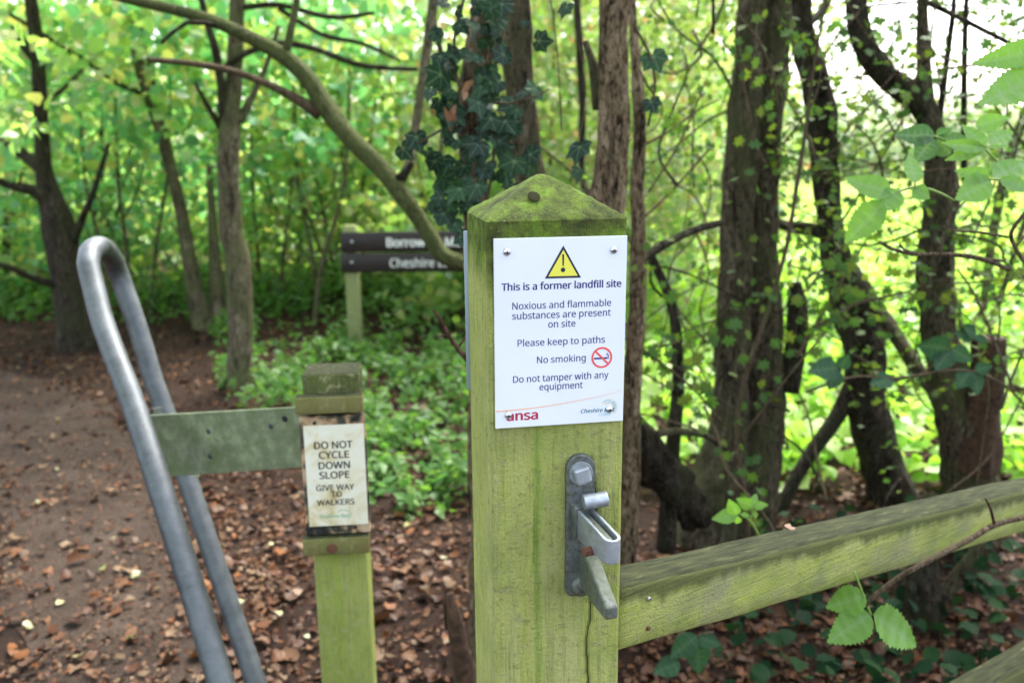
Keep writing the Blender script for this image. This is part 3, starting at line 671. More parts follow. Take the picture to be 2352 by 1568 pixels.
def square_bolt():
    def f(bm):
        bmesh.ops.create_cone(bm, cap_ends=True, segments=24, radius1=0.0135, radius2=0.0125, depth=0.003, matrix=Matrix.Translation((0, -0.0085, 0)) @ Matrix.Rotation(R(90), 4, 'X'))
        c = bmesh.ops.create_cube(bm, size=1, matrix=Matrix.Translation((0, -0.0135, 0)) @ Matrix.Rotation(R(-14), 4, 'Y') @ Matrix.Diagonal((0.018, 0.009, 0.018, 1)))
        es = list({e for v in c['verts'] for e in v.link_edges}); bmesh.ops.bevel(bm, geom=es, offset=0.0025, segments=2, affect='EDGES', profile=0.5)
    return bm_mesh(f)
o = link('bolt_head', square_bolt(), M['latch_clean'], la, smooth=False); o.location = (b0.x, 0, b0.z)
b1 = lp(692, 1012, -0.010)
def dome_bolt():
    def f(bm):
        bmesh.ops.create_uvsphere(bm, u_segments=20, v_segments=12, radius=0.0125)
        for v in bm.verts: v.co = Vector((v.co.x, v.co.y * 0.6 - 0.007, v.co.z))
    return bm_mesh(f)
o = link('bolt_head', dome_bolt(), M['latch'], la); o.location = (b1.x, 0, b1.z)
# upper keeper: a strap bent into a long loop, standing off the plate and turned a little aside
A0 = lp(700, 560, -0.012); A1 = lp(888, 760, -0.086)
ad = Vector((A1.x - A0.x, A1.y - A0.y, 0)); aL = ad.length; ad.normalize(); an = Vector((-ad.y, ad.x, 0))    # an points to the right
if an.x < 0: an = -an
def strap():
    hw_ = 0.0095; V, Fc = [], []; path_ = []
    L0 = -0.004
    path_.append((L0, -hw_)); path_.append((aL * 0.5, -hw_)); path_.append((aL - hw_, -hw_))
    for k in range(1, 12): t = -math.pi / 2 + math.pi * k / 12; path_.append((aL - hw_ + hw_ * math.cos(t), hw_ * math.sin(t)))
    path_ += [(aL - hw_, hw_), (aL * 0.5, hw_), (L0, hw_)]
    th_ = 0.0034
    for i, (l, w_) in enumerate(path_):
        c, d = path_[max(i - 1, 0)]; e, f_ = path_[min(i + 1, len(path_) - 1)]; t = Vector((e - c, f_ - d)).normalized(); nn = Vector((t.y, -t.x))
        f2 = l / aL; zt = A0.z + 0.003 - 0.000 * f2 + (A1.z - A0.z) * f2; zb = zt - (0.034 - 0.008 * f2)
        for s_, z_ in ((0, zt), (th_, zt), (th_, zb), (0, zb)):
            q = ad * (l - nn.x * s_) + an * (w_ - nn.y * s_); V.append((A0.x + q.x, A0.y + q.y, z_))
    for i in range(len(path_) - 1):
        for k in range(4): Fc.append((i * 4 + k, i * 4 + (k + 1) % 4, (i + 1) * 4 + (k + 1) % 4, (i + 1) * 4 + k))
    def g(bm):
        vs = [bm.verts.new(v) for v in V]
        for f_ in Fc: bm.faces.new([vs[k] for k in f_])
        bm.faces.new([vs[k] for k in (3, 2, 1, 0)]); bm.faces.new([vs[len(vs) - 4 + k] for k in range(4)])
        bmesh.ops.recalc_face_normals(bm, faces=bm.faces)
        es = [e for e in bm.edges if e.calc_face_angle(0) > 1.0]
        bmesh.ops.bevel(bm, geom=es, offset=0.0008, segments=2, affect='EDGES', profile=0.5)
    return bm_mesh(g)
st_o = link('latch_loop', strap(), M['latch_clean'], la, smooth=False)
# solid lug inside the loop and the roller pin lying across it
def arm_box(l0, l1, w0, w1, zt0, zt1, zb0, zb1, bev=0.0012):
    V = []
    for l, zt, zb in ((l0, zt0, zb0), (l1, zt1, zb1)):
        for w_, z_ in ((w0, zb), (w1, zb), (w1, zt), (w0, zt)):
            q = ad * l + an * w_; V.append((A0.x + q.x, A0.y + q.y, z_))
    def f(bm):
        vs = [bm.verts.new(v) for v in V]
        for fa in ((0, 1, 2, 3), (7, 6, 5, 4), (0, 4, 5, 1), (1, 5, 6, 2), (2, 6, 7, 3), (3, 7, 4, 0)): bm.faces.new([vs[k] for k in fa])
        bmesh.ops.recalc_face_normals(bm, faces=bm.faces); bmesh.ops.bevel(bm, geom=bm.edges[:], offset=bev, segments=2, affect='EDGES', profile=0.5)
    return bm_mesh(f)
link('tongue', arm_box(0.0, aL * 0.86, -0.0038, 0.0030, A0.z - 0.001, A0.z - 0.001 + (A1.z - A0.z) * 0.86, A0.z - 0.022, A1.z - 0.012), M['latch'], la, smooth=False)
link('lug', arm_box(-0.008, 0.006, -0.0125, 0.0125, A0.z + 0.008, A0.z + 0.006, A0.z - 0.030, A0.z - 0.030, 0.002), M['latch'], la, smooth=False)
pc0 = lp(700, 520, -0.021); pc1 = lp(840, 497, -0.021)
link('pin', cyl(pc0, pc1, 0.0083, n=24, bev=0.0012), M['latch_clean'], la, smooth=False)
rb = A0 + ad * (aL * 0.52) - an * 0.0095; rb.z = A0.z + (A1.z - A0.z) * 0.52 - 0.026
link('rusty_bolt', cyl(rb + an * -0.009, rb + an * 0.002, 0.0058, n=6, bev=0.0008), M['rust'], la, smooth=False)
# lower finger: a wedge that slopes down as it comes out
B0 = lp(720, 830, -0.008); B1 = lp(868, 1150, -0.078)
bd = Vector((B1.x - B0.x, B1.y - B0.y, 0)); bL = bd.length; bd.normalize(); bn = Vector((-bd.y, bd.x, 0)); bn = bn if bn.x > 0 else -bn
def finger():
    def f(bm):
        rows = []
        for l, zt, zb, hw2 in ((-0.004, B0.z + 0.016, B0.z - 0.034, 0.0085), (bL * 0.45, B0.z + 0.016 + (B1.z + 0.004 - B0.z - 0.016) * 0.45, B0.z - 0.036 + (B1.z - 0.012 - B0.z + 0.036) * 0.55, 0.0080), (bL, B1.z + 0.004, B1.z - 0.010, 0.0072)):
            r_ = []
            for w_, z_ in ((-hw2, zb), (hw2, zb), (hw2, zt), (-hw2, zt)):
                q = bd * l + bn * w_; r_.append(bm.verts.new((B0.x + q.x, B0.y + q.y, z_)))
            rows.append(r_)
        bm.faces.new(rows[0][::-1]); bm.faces.new(rows[-1])
        for a, b in zip(rows, rows[1:]):
            for k in range(4): bm.faces.new((a[k], a[(k + 1) % 4], b[(k + 1) % 4], b[k]))
        bmesh.ops.recalc_face_normals(bm, faces=bm.faces); bmesh.ops.bevel(bm, geom=[e for e in bm.edges if e.calc_face_angle(0) > 0.6], offset=0.0022, segments=2, affect='EDGES', profile=0.5)
    return bm_mesh(f)
link('finger', finger(), M['latch'], la, smooth=False)

# ------------------------------------------------------------------ fence rails
def rail_thing(pl, pr, Yl, Yr, hgt, thick, label, name='fence_rail'):
    """rail whose front top edge runs from pl to pr (points)"""
    d = pr - pl; L = math.hypot(d.x, d.y); a = math.atan2(d.y, d.x)
    e = empty(name, (pl.x, pl.y, pl.z - hgt), a, label, 'fence'); sl_ = d.z / L
    def f(bm):
        nx, ny, nz = 130, 8, 14
        def wob(p):
            v = Vector((p[0] * 7, p[1] * 40, p[2] * 40)); k = 0.0009 * noise.noise(v) + 0.0005 * noise.noise(v * 5)
            return k
        prof = []
        bvl = 0.008
        ring = [(0, bvl * 0.0 + 0.004), (0, hgt * 0.3), (0, hgt * 0.6), (0, hgt - bvl), (bvl * 0.3, hgt - bvl * 0.3), (bvl, hgt), (thick * 0.5, hgt), (thick - bvl, hgt), (thick, hgt - bvl), (thick, 0.004), (thick - 0.004, 0), (0.004, 0)]
        rows = []
        for i in range(nx + 1):
            x = L * i / nx; rows.append([bm.verts.new((x, y + wob((x, y, z)) + (0.002 * noise.noise(Vector((x * 9, 0, 3))) if 0 < k < 6 else 0), z + x * sl_ + wob((x, z, y)) + 0.0025 * noise.noise(Vector((x * 5, 7, z))))) for k, (y, z) in enumerate(ring)])
        n_ = len(ring)
        for a_, b_ in zip(rows, rows[1:]):
            for k in range(n_): bm.faces.new((a_[k], b_[k], b_[(k + 1) % n_], a_[(k + 1) % n_]))
        bm.faces.new(rows[0]); bm.faces.new(rows[-1][::-1]); bmesh.ops.recalc_face_normals(bm, faces=bm.faces)
    o = link('rail_body', bm_mesh(f), M['rail'], e)
    return e, d.normalized()
RH = 0.088
rr3 = rl + (rr2 - rl) * 1.75                             # both rails run on to a second post outside the picture
e_rail, rdir = rail_thing(rl, rr3, 0, 0, RH, 0.062, 'wide green fence rail running from the gate latch post to the right')
def rail_pt(px, py):                                     # pixel on the rail's front face -> world
    n_ = Vector((rdir.y, -rdir.x, 0)).normalized(); o_ = Vector((0, 0, H)); r = ray(px, py); t = (rl - o_).dot(n_) / r.dot(n_); return o_ + r * t, n_
for q, m_, rad in (((1489, 1374), 'screw', 0.0032), ((1488, 1442), 'rust', 0.0030)):
    p, n_ = rail_pt(*q); link('nail', cyl(p - n_ * 0.004, p + n_ * 0.003, rad, n=14, bev=0.0008), M[m_], e_rail, True)
p2 = P(2060, 1690, 1.27); p3 = P(2430, 1545, 1.60)
pl_ = p2 + (p2 - p3) * ((p2.x - 0.165) / (p3.x - p2.x)); pl_.z = p2.z; pr3 = Vector((rr3.x, rr3.y, p3.z))
fpost = empty('fence_post', (rr3.x + 0.02, rr3.y + 0.03, 0), math.atan2(rdir.y, rdir.x), 'plain square fence post at the far end of the fence rails', 'post')
link('post_body', box(-0.05, 0.05, -0.05 + 0.06, 0.05 + 0.06, -0.1, 1.15, 0.004, 2), M['marker'], fpost)
rail_thing(pl_, pr3, 0, 0, RH, 0.062, 'lower fence rail showing only as a green corner under the elder leaves')

# ------------------------------------------------------------------ marker post with the cycling notice
MY, MT = 1.55, 0.10
mc = P(781, 1150, MY + 0.05)
mp = empty('marker_post', (mc.x, mc.y, 0), MT, 'short green wooden post carrying the do not cycle notice', 'post')
MUX = Vector((math.cos(MT), math.sin(MT), 0)); MUY = Vector((-math.sin(MT), math.cos(MT), 0)); MB = Vector((mc.x, mc.y, 0))
def on_m(px, py, y):
    o = Vector((0, 0, H)) - MB; r = ray(px, py); t = (y - o.dot(MUY)) / r.dot(MUY); q = o + r * t; return q.dot(MUX), q.z
ax, az = on_m(720, 1280, -0.05); bx_, _ = on_m(843, 1280, -0.05); hwm = (bx_ - ax) / 2; mcx = (ax + bx_) / 2
ztop_m = on_m(760, 845, -0.0)[1]; zb1 = on_m(755, 905, -0.055)[1]; zb1b = on_m(757, 946, -0.06)[1]
zs1 = on_m(764, 952, -0.055)[1]; zs0 = on_m(770, 1225, -0.055)[1]; zl1 = on_m(770, 1228, -0.06)[1]; zl0 = on_m(774, 1268, -0.06)[1]
link('post_body', box(mcx - hwm, mcx + hwm, -0.05, 0.05, -0.1, zl1, 0.004, 2), M['marker'], mp)
link('post_top', box(mcx - hwm * 1.02, mcx + hwm * 1.02, -0.045, 0.045, zl1 + 0.001, ztop_m, 0.005, 2), M['marker_top'], mp)
bxl = on_m(678, 925, -0.06)[0]; bxr = on_m(834, 925, -0.06)[0]
link('batten', box(bxl, bxr, -0.072, -0.0455, zb1b, zb1, 0.003, 2), M['batten'], mp)
bxl2 = on_m(697, 1250, -0.06)[0]; bxr2 = on_m(850, 1250, -0.06)[0]
link('batten', box(bxl2, bxr2, -0.072, -0.0505, zl0, zl1, 0.003, 2), M['batten'], mp)
gx0 = on_m(686, 960, -0.062)[0]; gx1 = on_m(838, 960, -0.062)[0]
cs = empty('cycling_notice', MB + MUY * -0.052 + Vector((0, 0, zs0)), MT, 'stained cream do not cycle down slope notice on the short wooden post', 'sign')
link('backing_board', box(gx0, gx1, -0.010, 0.004, 0.002, zs1 - zs0, 0.002, 1), M['backing'], cs, smooth=False)
wx0, wz1 = on_m(696, 978, -0.063); wx1, _ = on_m(835, 978, -0.063); _, wz0 = on_m(770, 1206, -0.063)
link('notice_sheet', box(wx0, wx1, -0.0118, -0.0102, wz0 - zs0, wz1 - zs0, 0.0004, 1), M['cream'], cs, smooth=False)
def zc(x, y): return (287.1 + 0.4874 * x, 803.9 + 0.4874 * y)
for s, l, r_, base in (('DO NOT', 893, 1072, 462), ('CYCLE', 915, 1056, 508), ('DOWN', 914, 1060, 557), ('SLOPE', 918, 1058, 603)):
    a = on_m(*zc(l, base), -0.0638); b = on_m(*zc(r_, base), -0.0638)
    text_part('notice_text', s, M['black'], cs, a[0], b[0], (a[1] + b[1]) / 2 - zs0, 0.0136, -0.0120, fat=0.0006, sans=True)
for s, l, r_, base in (('GIVE WAY', 902, 1080, 659), ('TO', 973, 1022, 690), ('WALKERS', 906, 1082, 728)):
    a = on_m(*zc(l, base), -0.0638); b = on_m(*zc(r_, base), -0.0638)
    text_part('notice_text', s, M['black'], cs, a[0], b[0], (a[1] + b[1]) / 2 - zs0, 0.0112, -0.0120, fat=0.0004, sans=True)
a = on_m(*zc(918, 793), -0.0638); b = on_m(*zc(1058, 783), -0.0638)
text_part('council_text', 'Cheshire East', M['dkgreen'], cs, a[0], b[0], (a[1] + b[1]) / 2 - zs0, 0.0068, -0.0120, bold=0.02, shear=0.2)
ec = on_m(*zc(1030, 775), -0.0638)
strip('emblem_arc', [(ec[0] + 0.014 * math.cos(R(t)), ec[1] - zs0 + 0.010 * math.sin(R(t))) for t in range(-60, 150, 10)], 0.0012, -0.0119, M['dkgreen'], cs)
ns_me = cyl((0, 0.002, 0), (0, -0.0025, 0), 0.0035, n=10); ns_me.materials.append(M['screw_dark'])
for q in ((893, 343), (1083, 322), (908, 855), (1085, 832)):
    x, z = on_m(*zc(*q), -0.063); o = link('nail', ns_me, None, cs); o.location = (x, -0.0102, z - zs0)
x, z = on_m(*zc(975, 932), -0.072); o = link('bolt_head', cyl((0, 0.004, 0), (0, -0.004, 0), 0.010, n=14, bev=0.001), M['rust'], mp); o.location = (x, -0.072, z)

# ------------------------------------------------------------------ galvanised barrier hoop
fr = [(512, 1580, 1.40), (435, 1330, 1.50), (362, 1100, 1.60), (303, 920, 1.71), (242, 758, 1.82), (214, 655, 1.89), (203, 604, 1.925)]
bk = [(277, 640, 2.15), (318, 758, 2.12), (354, 879, 2.08), (377, 940, 2.06), (429, 1096, 2.00), (494, 1291, 1.92), (565, 1500, 1.84)]
fp = [P(*q) for q in fr]; bpn = [P(*q) for q in bk]
apx = P(225, 566, 2.0); apx2 = P(243, 573, 2.07); ap0 = P(207, 579, 1.955)
gfp = fp[0] + (fp[0] - fp[1]).normalized() * ((fp[0].z + 0.05) / max(0.1, (fp[1] - fp[0]).normalized().z))
gbp = bpn[-1] + (bpn[-1] - bpn[-2]).normalized() * ((bpn[-1].z + 0.05) / max(0.1, (bpn[-2] - bpn[-1]).normalized().z))
hoop_pts = [gfp] + fp + [ap0, apx, apx2, P(262, 602, 2.13)] + bpn + [gbp]
bar = empty('barrier_hoop', (fp[0].x, fp[0].y, 0), 0, 'tall leaning galvanised steel tube hoop of the path barrier', 'barrier')
link('tube', tube(hoop_pts, [0.0242] * len(hoop_pts), 28, step=0.02), M['galv'], bar, True)
pa, pb, pc_, pd = P(338, 954, 1.765), P(694, 934, 1.625), P(704, 1072, 1.625), P(372, 1096, 1.765)
def slab(q, th):
    n_ = (q[1] - q[0]).cross(q[3] - q[0]).normalized(); n_ = n_ if n_.y > 0 else -n_
    def f(bm):
        a = [bm.verts.new(v) for v in q]; b = [bm.verts.new(v + n_ * th) for v in q]
        bm.faces.new(a); bm.faces.new(b[::-1])
        for k in range(4): bm.faces.new((a[k], b[k], b[(k + 1) % 4], a[(k + 1) % 4]))
        bmesh.ops.recalc_face_normals(bm, faces=bm.faces); bmesh.ops.bevel(bm, geom=bm.edges[:], offset=0.0012, segments=2, affect='EDGES', profile=0.5)
    return bm_mesh(f), n_
sm_, n_ = slab([pa, pb, pc_, pd], 0.005)
bpl = link('side_plate', sm_, M['galv_plate'], bar, True, smooth=False)
def on_plate(px, py):
    o_ = Vector((0, 0, H)); r = ray(px, py); return o_ + r * ((pa - o_).dot(n_) / r.dot(n_))
riv = []
for q, m_, rad in (((480, 990), 'galv', .006), ((484, 1047), 'galv', .006), ((623, 978), 'galv', .006), ((627, 1038), 'galv', .006), ((655, 961), 'screw_dark', .0065), ((659, 1045), 'rust', .005)):
    p = on_plate(*q); link('rivet', cyl(p + n_ * 0.002, p - n_ * 0.0025, rad, n=14, bev=0.001), M[m_], bpl, True)
lug = [P(345, 938, 1.80), P(366, 934, 1.98), P(366, 960, 1.98), P(345, 962, 1.80)]
link('bracket', slab(lug, 0.006)[0], M['galv'], bar, True, smooth=False)

# ------------------------------------------------------------------ finger post sign in the wood
FY = 6.0
fb = P(813, 700, FY); ft = P(806, 517, FY)
fs = empty('finger_post', (fb.x, fb.y, 0), 0.0, 'wooden signpost with two dark boards standing among the trees', 'signpost')
hw_f = pw(29, fb) / 2
link('post', box(-hw_f, hw_f, -0.045, 0.045, -0.1, ft.z, 0.004, 1), M['finger_post'], fs)
def on_f(px, py, y=-0.075):
    p = P(px, py, FY + y); return p.x - fb.x, p.z
for t_, b_, s, l, r_, base, capx, bold in ((534, 576, 'Borrow Pit Meadows', 889, 1137, 567, 19.5, 0.035), (583, 622, 'Cheshire East Council', 896, 1146, 614, 19.5, 0.008)):
    x0, z1 = on_f(781, t_); x1, z0 = on_f(1235, b_)
    bo = link('board', box(x0, x1, -0.072, -0.046, z0, z1, 0.004, 1), M['board'], fs)
    a, b = on_f(l, base), on_f(r_, base)
    text_part('lettering', s, M['letters'], bo, a[0], b[0], a[1], capx * 6.1 / F, -0.0735, fat=0.0035 if bold > 0.02 else 0.0012, sans=True)
    for q in (808,):
        xx, zz = on_f(q, (t_ + b_) / 2); o = link('bolt', cyl((0, 0.002, 0), (0, -0.004, 0), 0.009, n=10), M['screw'], bo); o.location = (xx, -0.073, zz)

# ------------------------------------------------------------------ trees
def thing_tree(name, base, label, group=None, cat='tree'):
    return empty(name, (base.x, base.y, 0), 0, label, cat, group)
def root(px, py, Y):
    p = P(px, py, Y); return Vector((p.x, p.y, 0))
def limb(t, name, pl, mat, n=12, ground=False, flare=1.5, rough=0.10, ridges=0.0, step=0.04, seed=0, freq=9):
    """limb of tree t; rows (px, py, Y, width px); ground=True carries the first row straight on down into the soil"""
    pts = [P(a, b, y) for a, b, y, _ in pl]; rs = [pw(q[3], p) / 2 * (0.85 if ridges else 0.93) for q, p in zip(pl, pts)]
    if ground:
        g = Vector((pts[0].x + (pts[0].x - pts[1].x) * 0.15, pts[0].y, -0.06))
        if pts[0].z > 0.25:
            pts = [g, Vector((g.x, g.y, 0.12))] + pts; rs = [rs[0] * flare, rs[0] * (1 + (flare - 1) * 0.35)] + rs
        else:
            pts = [g] + pts; rs = [rs[0] * 1.1] + rs
    return link(name, tube(pts, rs, n, step=step, rough=rough, ridges=ridges, seed=seed, freq=freq), mat, t, True)
rs = np.random.RandomState(11)

# -- stems close behind the post
t = thing_tree('ivy_clad_tree', root(1095, 400, 2.05), 'slender reddish trunk wrapped in dark ivy behind the gate post')
limb(t, 'trunk', [(1108, 900, 2.05, 78), (1100, 560, 2.05, 76), (1088, 400, 2.05, 70), (1078, 300, 2.05, 68), (1088, 180, 2.05, 72), (1110, 60, 2.05, 72), (1122, -60, 2.05, 70), (1140, -260, 2.1, 64)], M['bark_red'], 22, True, ridges=0.22, step=0.012, seed=1)
limb(t, 'branch', [(1122, -60, 2.05, 40), (1060, -180, 2.2, 30), (960, -330, 2.5, 20)], M['bark_red'], 10, seed=2)
t2 = thing_tree('dark_twin_tree', root(1210, 400, 2.35), 'dark straight trunk half hidden behind the ivy clad stem and post')
limb(t2, 'trunk', [(1235, 900, 2.35, 95), (1222, 480, 2.35, 88), (1205, 330, 2.35, 78), (1190, 150, 2.35, 80), (1180, 0, 2.35, 78), (1170, -200, 2.35, 72)], M['bark'], 22, True, ridges=0.16, step=0.015, seed=3)
limb(t2, 'branch', [(1185, -60, 2.35, 50), (1260, -240, 2.5, 36), (1380, -420, 2.8, 22)], M['bark'], 10, seed=4)
t3 = thing_tree('flaking_bark_tree', root(1410, 400, 2.1), 'pale brown trunk with flaking bark right above the post top')
limb(t3, 'trunk', [(1345, 900, 2.1, 104), (1375, 560, 2.1, 98), (1398, 430, 2.1, 90), (1410, 300, 2.1, 78), (1406, 160, 2.1, 78), (1412, 40, 2.1, 84), (1418, -80, 2.1, 82), (1440, -280, 2.1, 74)], M['bark_red'], 26, True, ridges=0.26, step=0.010, seed=5)
limb(t3, 'dead_stub', [(1375, 250, 2.12, 34), (1362, 150, 2.14, 26), (1345, 95, 2.15, 16)], M['bark'], 10, ridges=0.1, seed=6)
limb(t3, 'branch', [(1424, -80, 2.1, 40), (1500, -220, 2.3, 28), (1610, -380, 2.6, 18)], M['bark_red'], 10, seed=6)
t4 = thing_tree('thin_reddish_tree', root(1466, 500, 2.3), 'thin knobbly reddish stem rising beside the post and sign')
limb(t4, 'trunk', [(1452, 900, 2.3, 50), (1462, 720, 2.3, 44), (1466, 560, 2.3, 42), (1464, 440, 2.3, 36), (1470, 330, 2.3, 34), (1466, 210, 2.3, 34), (1458, 120, 2.32, 26), (1450, -40, 2.4, 20)], M['bark_red'], 14, True, rough=0.25, ridges=0.12, seed=7, freq=16)
limb(t4, 'branch', [(1470, 600, 2.32, 20), (1530, 560, 2.4, 22), (1590, 530, 2.5, 20), (1655, 512, 2.6, 18)], M['bark_dark'], 10, seed=8)
limb(t4, 'branch', [(1480, 560, 2.6, 20), (1520, 640, 2.6, 22), (1548, 720, 2.6, 24), (1558, 860, 2.6, 30), (1552, 960, 2.6, 34), (1540, 1090, 2.62, 40), (1530, 1260, 2.65, 50)], M['bark_dark'], 12, seed=9)
t5 = thing_tree('mossy_leaning_stem', root(1500, 1090, 2.55), 'dark mossy low stem lying aslant behind the sign post edge')
limb(t5, 'trunk', [(1600, 1190, 2.75, 90), (1530, 1090, 2.6, 110), (1470, 1020, 2.5, 96), (1400, 930, 2.45, 80), (1300, 820, 2.4, 60)], M['bark_dark'], 22, rough=0.35, ridges=0.30, step=0.02, seed=10)
limb(t5, 'branch', [(1455, 1010, 2.5, 22), (1540, 990, 2.5, 20), (1620, 1000, 2.6, 16), (1665, 1030, 2.7, 14)], M['bark'], 8, seed=11)
# -- the double trunk
t6 = thing_tree('double_trunk_tree', root(1690, 1150, 2.95), 'big double hawthorn trunk with a dark groove and wide flared base')
limb(t6, 'trunk', [(1600, 1265, 2.92, 190), (1640, 1150, 2.92, 165), (1672, 1000, 2.92, 110), (1684, 840, 2.92, 95), (1690, 640, 2.92, 92), (1695, 460, 2.92, 90), (1706, 300, 2.92, 84), (1720, 140, 2.92, 78), (1730, 0, 2.92, 74), (1740, -200, 2.92, 66)], M['bark'], 30, True, ridges=0.16, step=0.014, seed=12)
limb(t6, 'trunk', [(1700, 1240, 2.98, 190), (1728, 1100, 2.98, 150), (1752, 960, 2.98, 118), (1756, 800, 2.98, 92), (1752, 620, 2.98, 80), (1752, 450, 2.98, 78), (1762, 300, 2.98, 82), (1776, 140, 2.98, 80), (1784, 0, 2.98, 76), (1800, -200, 2.98, 70)], M['bark'], 30, True, ridges=0.16, step=0.014, seed=13)
limb(t6, 'branch', [(1810, 900, 2.98, 50), (1830, 780, 3.0, 54), (1832, 700, 3.02, 50), (1826, 650, 3.02, 30)], M['bark_dark'], 12, rough=0.2, seed=14)
limb(t6, 'branch', [(1800, -100, 2.95, 44), (1900, -260, 3.0, 30), (2050, -420, 3.1, 18)], M['bark'], 8, seed=15)
limb(t6, 'branch', [(1740, -100, 2.9, 44), (1640, -260, 2.8, 30), (1500, -420, 2.7, 18)], M['bark'], 8, seed=16)
# -- the dark twisted tree
t7 = thing_tree('dark_twisted_tree', root(2010, 1100, 3.25), 'dark twisted trunk leaning between the double trunk and the cut stump')
limb(t7, 'trunk', [(2058, 1165, 3.25, 130), (2030, 1060, 3.25, 104), (1990, 930, 3.25, 102), (1985, 800, 3.25, 108), (1960, 700, 3.25, 112), (1925, 600, 3.25, 84), (1905, 500, 3.25, 64), (1898, 400, 3.25, 70), (1890, 300, 3.25, 72), (1876, 200, 3.25, 76), (1850, 110, 3.28, 66), (1838, 0, 3.3, 56), (1850, -160, 3.3, 46)], M['bark_dark'], 24, True, ridges=0.18, step=0.018, seed=17)
limb(t7, 'dead_branch', [(1900, 535, 3.25, 36), (1850, 525, 3.22, 32), (1800, 518, 3.2, 26), (1770, 500, 3.2, 14)], M['bark_dark'], 10, seed=18)
limb(t7, 'side_stem', [(1960, 880, 3.25, 44), (1920, 960, 3.22, 40), (1870, 1030, 3.2, 36), (1820, 1110, 3.18, 34), (1790, 1180, 3.15, 30)], M['bark_dark'], 12, seed=19)
limb(t7, 'side_stem', [(1985, 690, 3.25, 60), (2030, 730, 3.15, 44), (2075, 800, 3.05, 38), (2130, 880, 2.95, 40), (2190, 940, 2.88, 40), (2225, 1010, 2.84, 36)], M['bark'], 14, ridges=0.1, seed=20)
limb(t7, 'branch', [(1850, 60, 3.28, 22), (1890, 20, 3.4, 20), (1930, -80, 3.5, 14)], M['bark_dark'], 8, seed=20)
# -- the right-hand tree with its sawn stump
t8 = thing_tree('bent_limb_tree', root(2180, 1080, 2.85), 'dark trunk with a thick bent limb and ivy beside the sawn stump')
limb(t8, 'trunk', [(2235, 1160, 2.85, 150), (2220, 1040, 2.85, 125), (2190, 920, 2.85, 104), (2165, 800, 2.85, 88), (2150, 660, 2.85, 80), (2158, 520, 2.85, 84), (2160, 400, 2.85, 86), (2148, 320, 2.85, 66), (2128, 240, 2.85, 44), (2120, 120, 2.87, 32), (2118, -40, 2.9, 26), (2112, -200, 2.95, 22)], M['bark'], 24, True, ridges=0.18, step=0.014, seed=21)
limb(t8, 'bent_limb', [(2146, 330, 2.86, 60), (2132, 262, 2.86, 66), (2090, 215, 2.86, 68), (2040, 180, 2.88, 64), (1995, 125, 2.9, 60), (1972, 60, 2.92, 58), (1966, -20, 2.95, 52), (1980, -140, 3.0, 44)], M['bark_dark'], 20, ridges=0.10, seed=22)
st_ = limb(t8, 'sawn_stem', [(2240, 1080, 2.80, 110), (2252, 960, 2.80, 92), (2264, 860, 2.80, 84), (2270, 776, 2.80, 80)], M['cut_wood'], 22, rough=0.12, ridges=0.22, step=0.015, seed=23)
limb(t8, 'branch', [(2215, 420, 2.9, 14), (2214, 260, 2.9, 15), (2216, 100, 2.9, 14), (2222, -60, 2.9, 12)], M['bark_dark'], 8, seed=24)
limb(t8, 'branch', [(2150, 330, 2.86, 18), (2172, 160, 2.9, 15), (2190, 20, 2.9, 13), (2196, -100, 2.9, 10)], M['bark_dark'], 8, seed=25)
limb(t8, 'branch', [(2118, 0, 2.9, 14), (2240, 60, 2.8, 12), (2352, 120, 2.7, 10), (2440, 190, 2.6, 8)], M['bark_dark'], 8, seed=26)
# -- the long bough arching over the sign
t9 = thing_tree('arching_tree', root(1250, 1000, 2.75), 'long green-barked bough arching across from behind the gate post', cat='tree')
limb(t9, 'trunk', [(1300, 1000, 2.75, 60), (1240, 720, 2.75, 48), (1150, 632, 2.76, 41), (1070, 606, 2.78, 38), (1020, 588, 2.80, 41), (990, 545, 2.82, 43), (935, 462, 2.85, 46), (872, 384, 2.9, 48), (800, 312, 2.95, 50), (748, 245, 3.0, 53), (705, 178, 3.03, 48), (640, 122, 3.06, 43), (560, 80, 3.1, 37), (480, 46, 3.15, 33), (380, 18, 3.2, 28), (290, -2, 3.25, 24), (160, -40, 3.3, 19)], M['bark_green'], 20, True, flare=1.3, rough=0.08, ridges=0.07, step=0.02, seed=27)
limb(t9, 'branch', [(735, 262, 3.0, 36), (690, 232, 3.0, 27), (640, 205, 2.98, 21), (560, 172, 2.95, 18), (480, 152, 2.92, 17), (400, 142, 2.9, 15), (338, 138, 2.88, 13)], M['twig'], 12, seed=28)
limb(t9, 'branch', [(655, 130, 3.05, 24), (668, 70, 3.06, 19), (682, 0, 3.08, 17), (700, -100, 3.1, 14)], M['bark_green'], 10, seed=29)
limb(t9, 'branch', [(500, 60, 3.12, 14), (430, 52, 3.1, 11), (370, 100, 3.05, 8)], M['bark_dark'], 8, seed=30)
limb(t9, 'branch', [(912, 432, 2.87, 26), (935, 388, 2.9, 24), (948, 340, 2.95, 23), (962, 240, 3.0, 23), (980, 120, 3.05, 25), (996, 0, 3.1, 27), (1010, -160, 3.2, 26)], M['bark_far'], 12, rough=0.14, seed=31)
limb(t9, 'branch', [(990, 30, 3.08, 20), (1012, 120, 3.1, 13), (1018, 260, 3.1, 11), (1010, 380, 3.1, 9)], M['bark_far'], 8, seed=32)
limb(t9, 'dead_stub', [(905, 420, 2.87, 22), (930, 396, 2.86, 20), (948, 372, 2.85, 14)], M['bark_dark'], 8, seed=33)

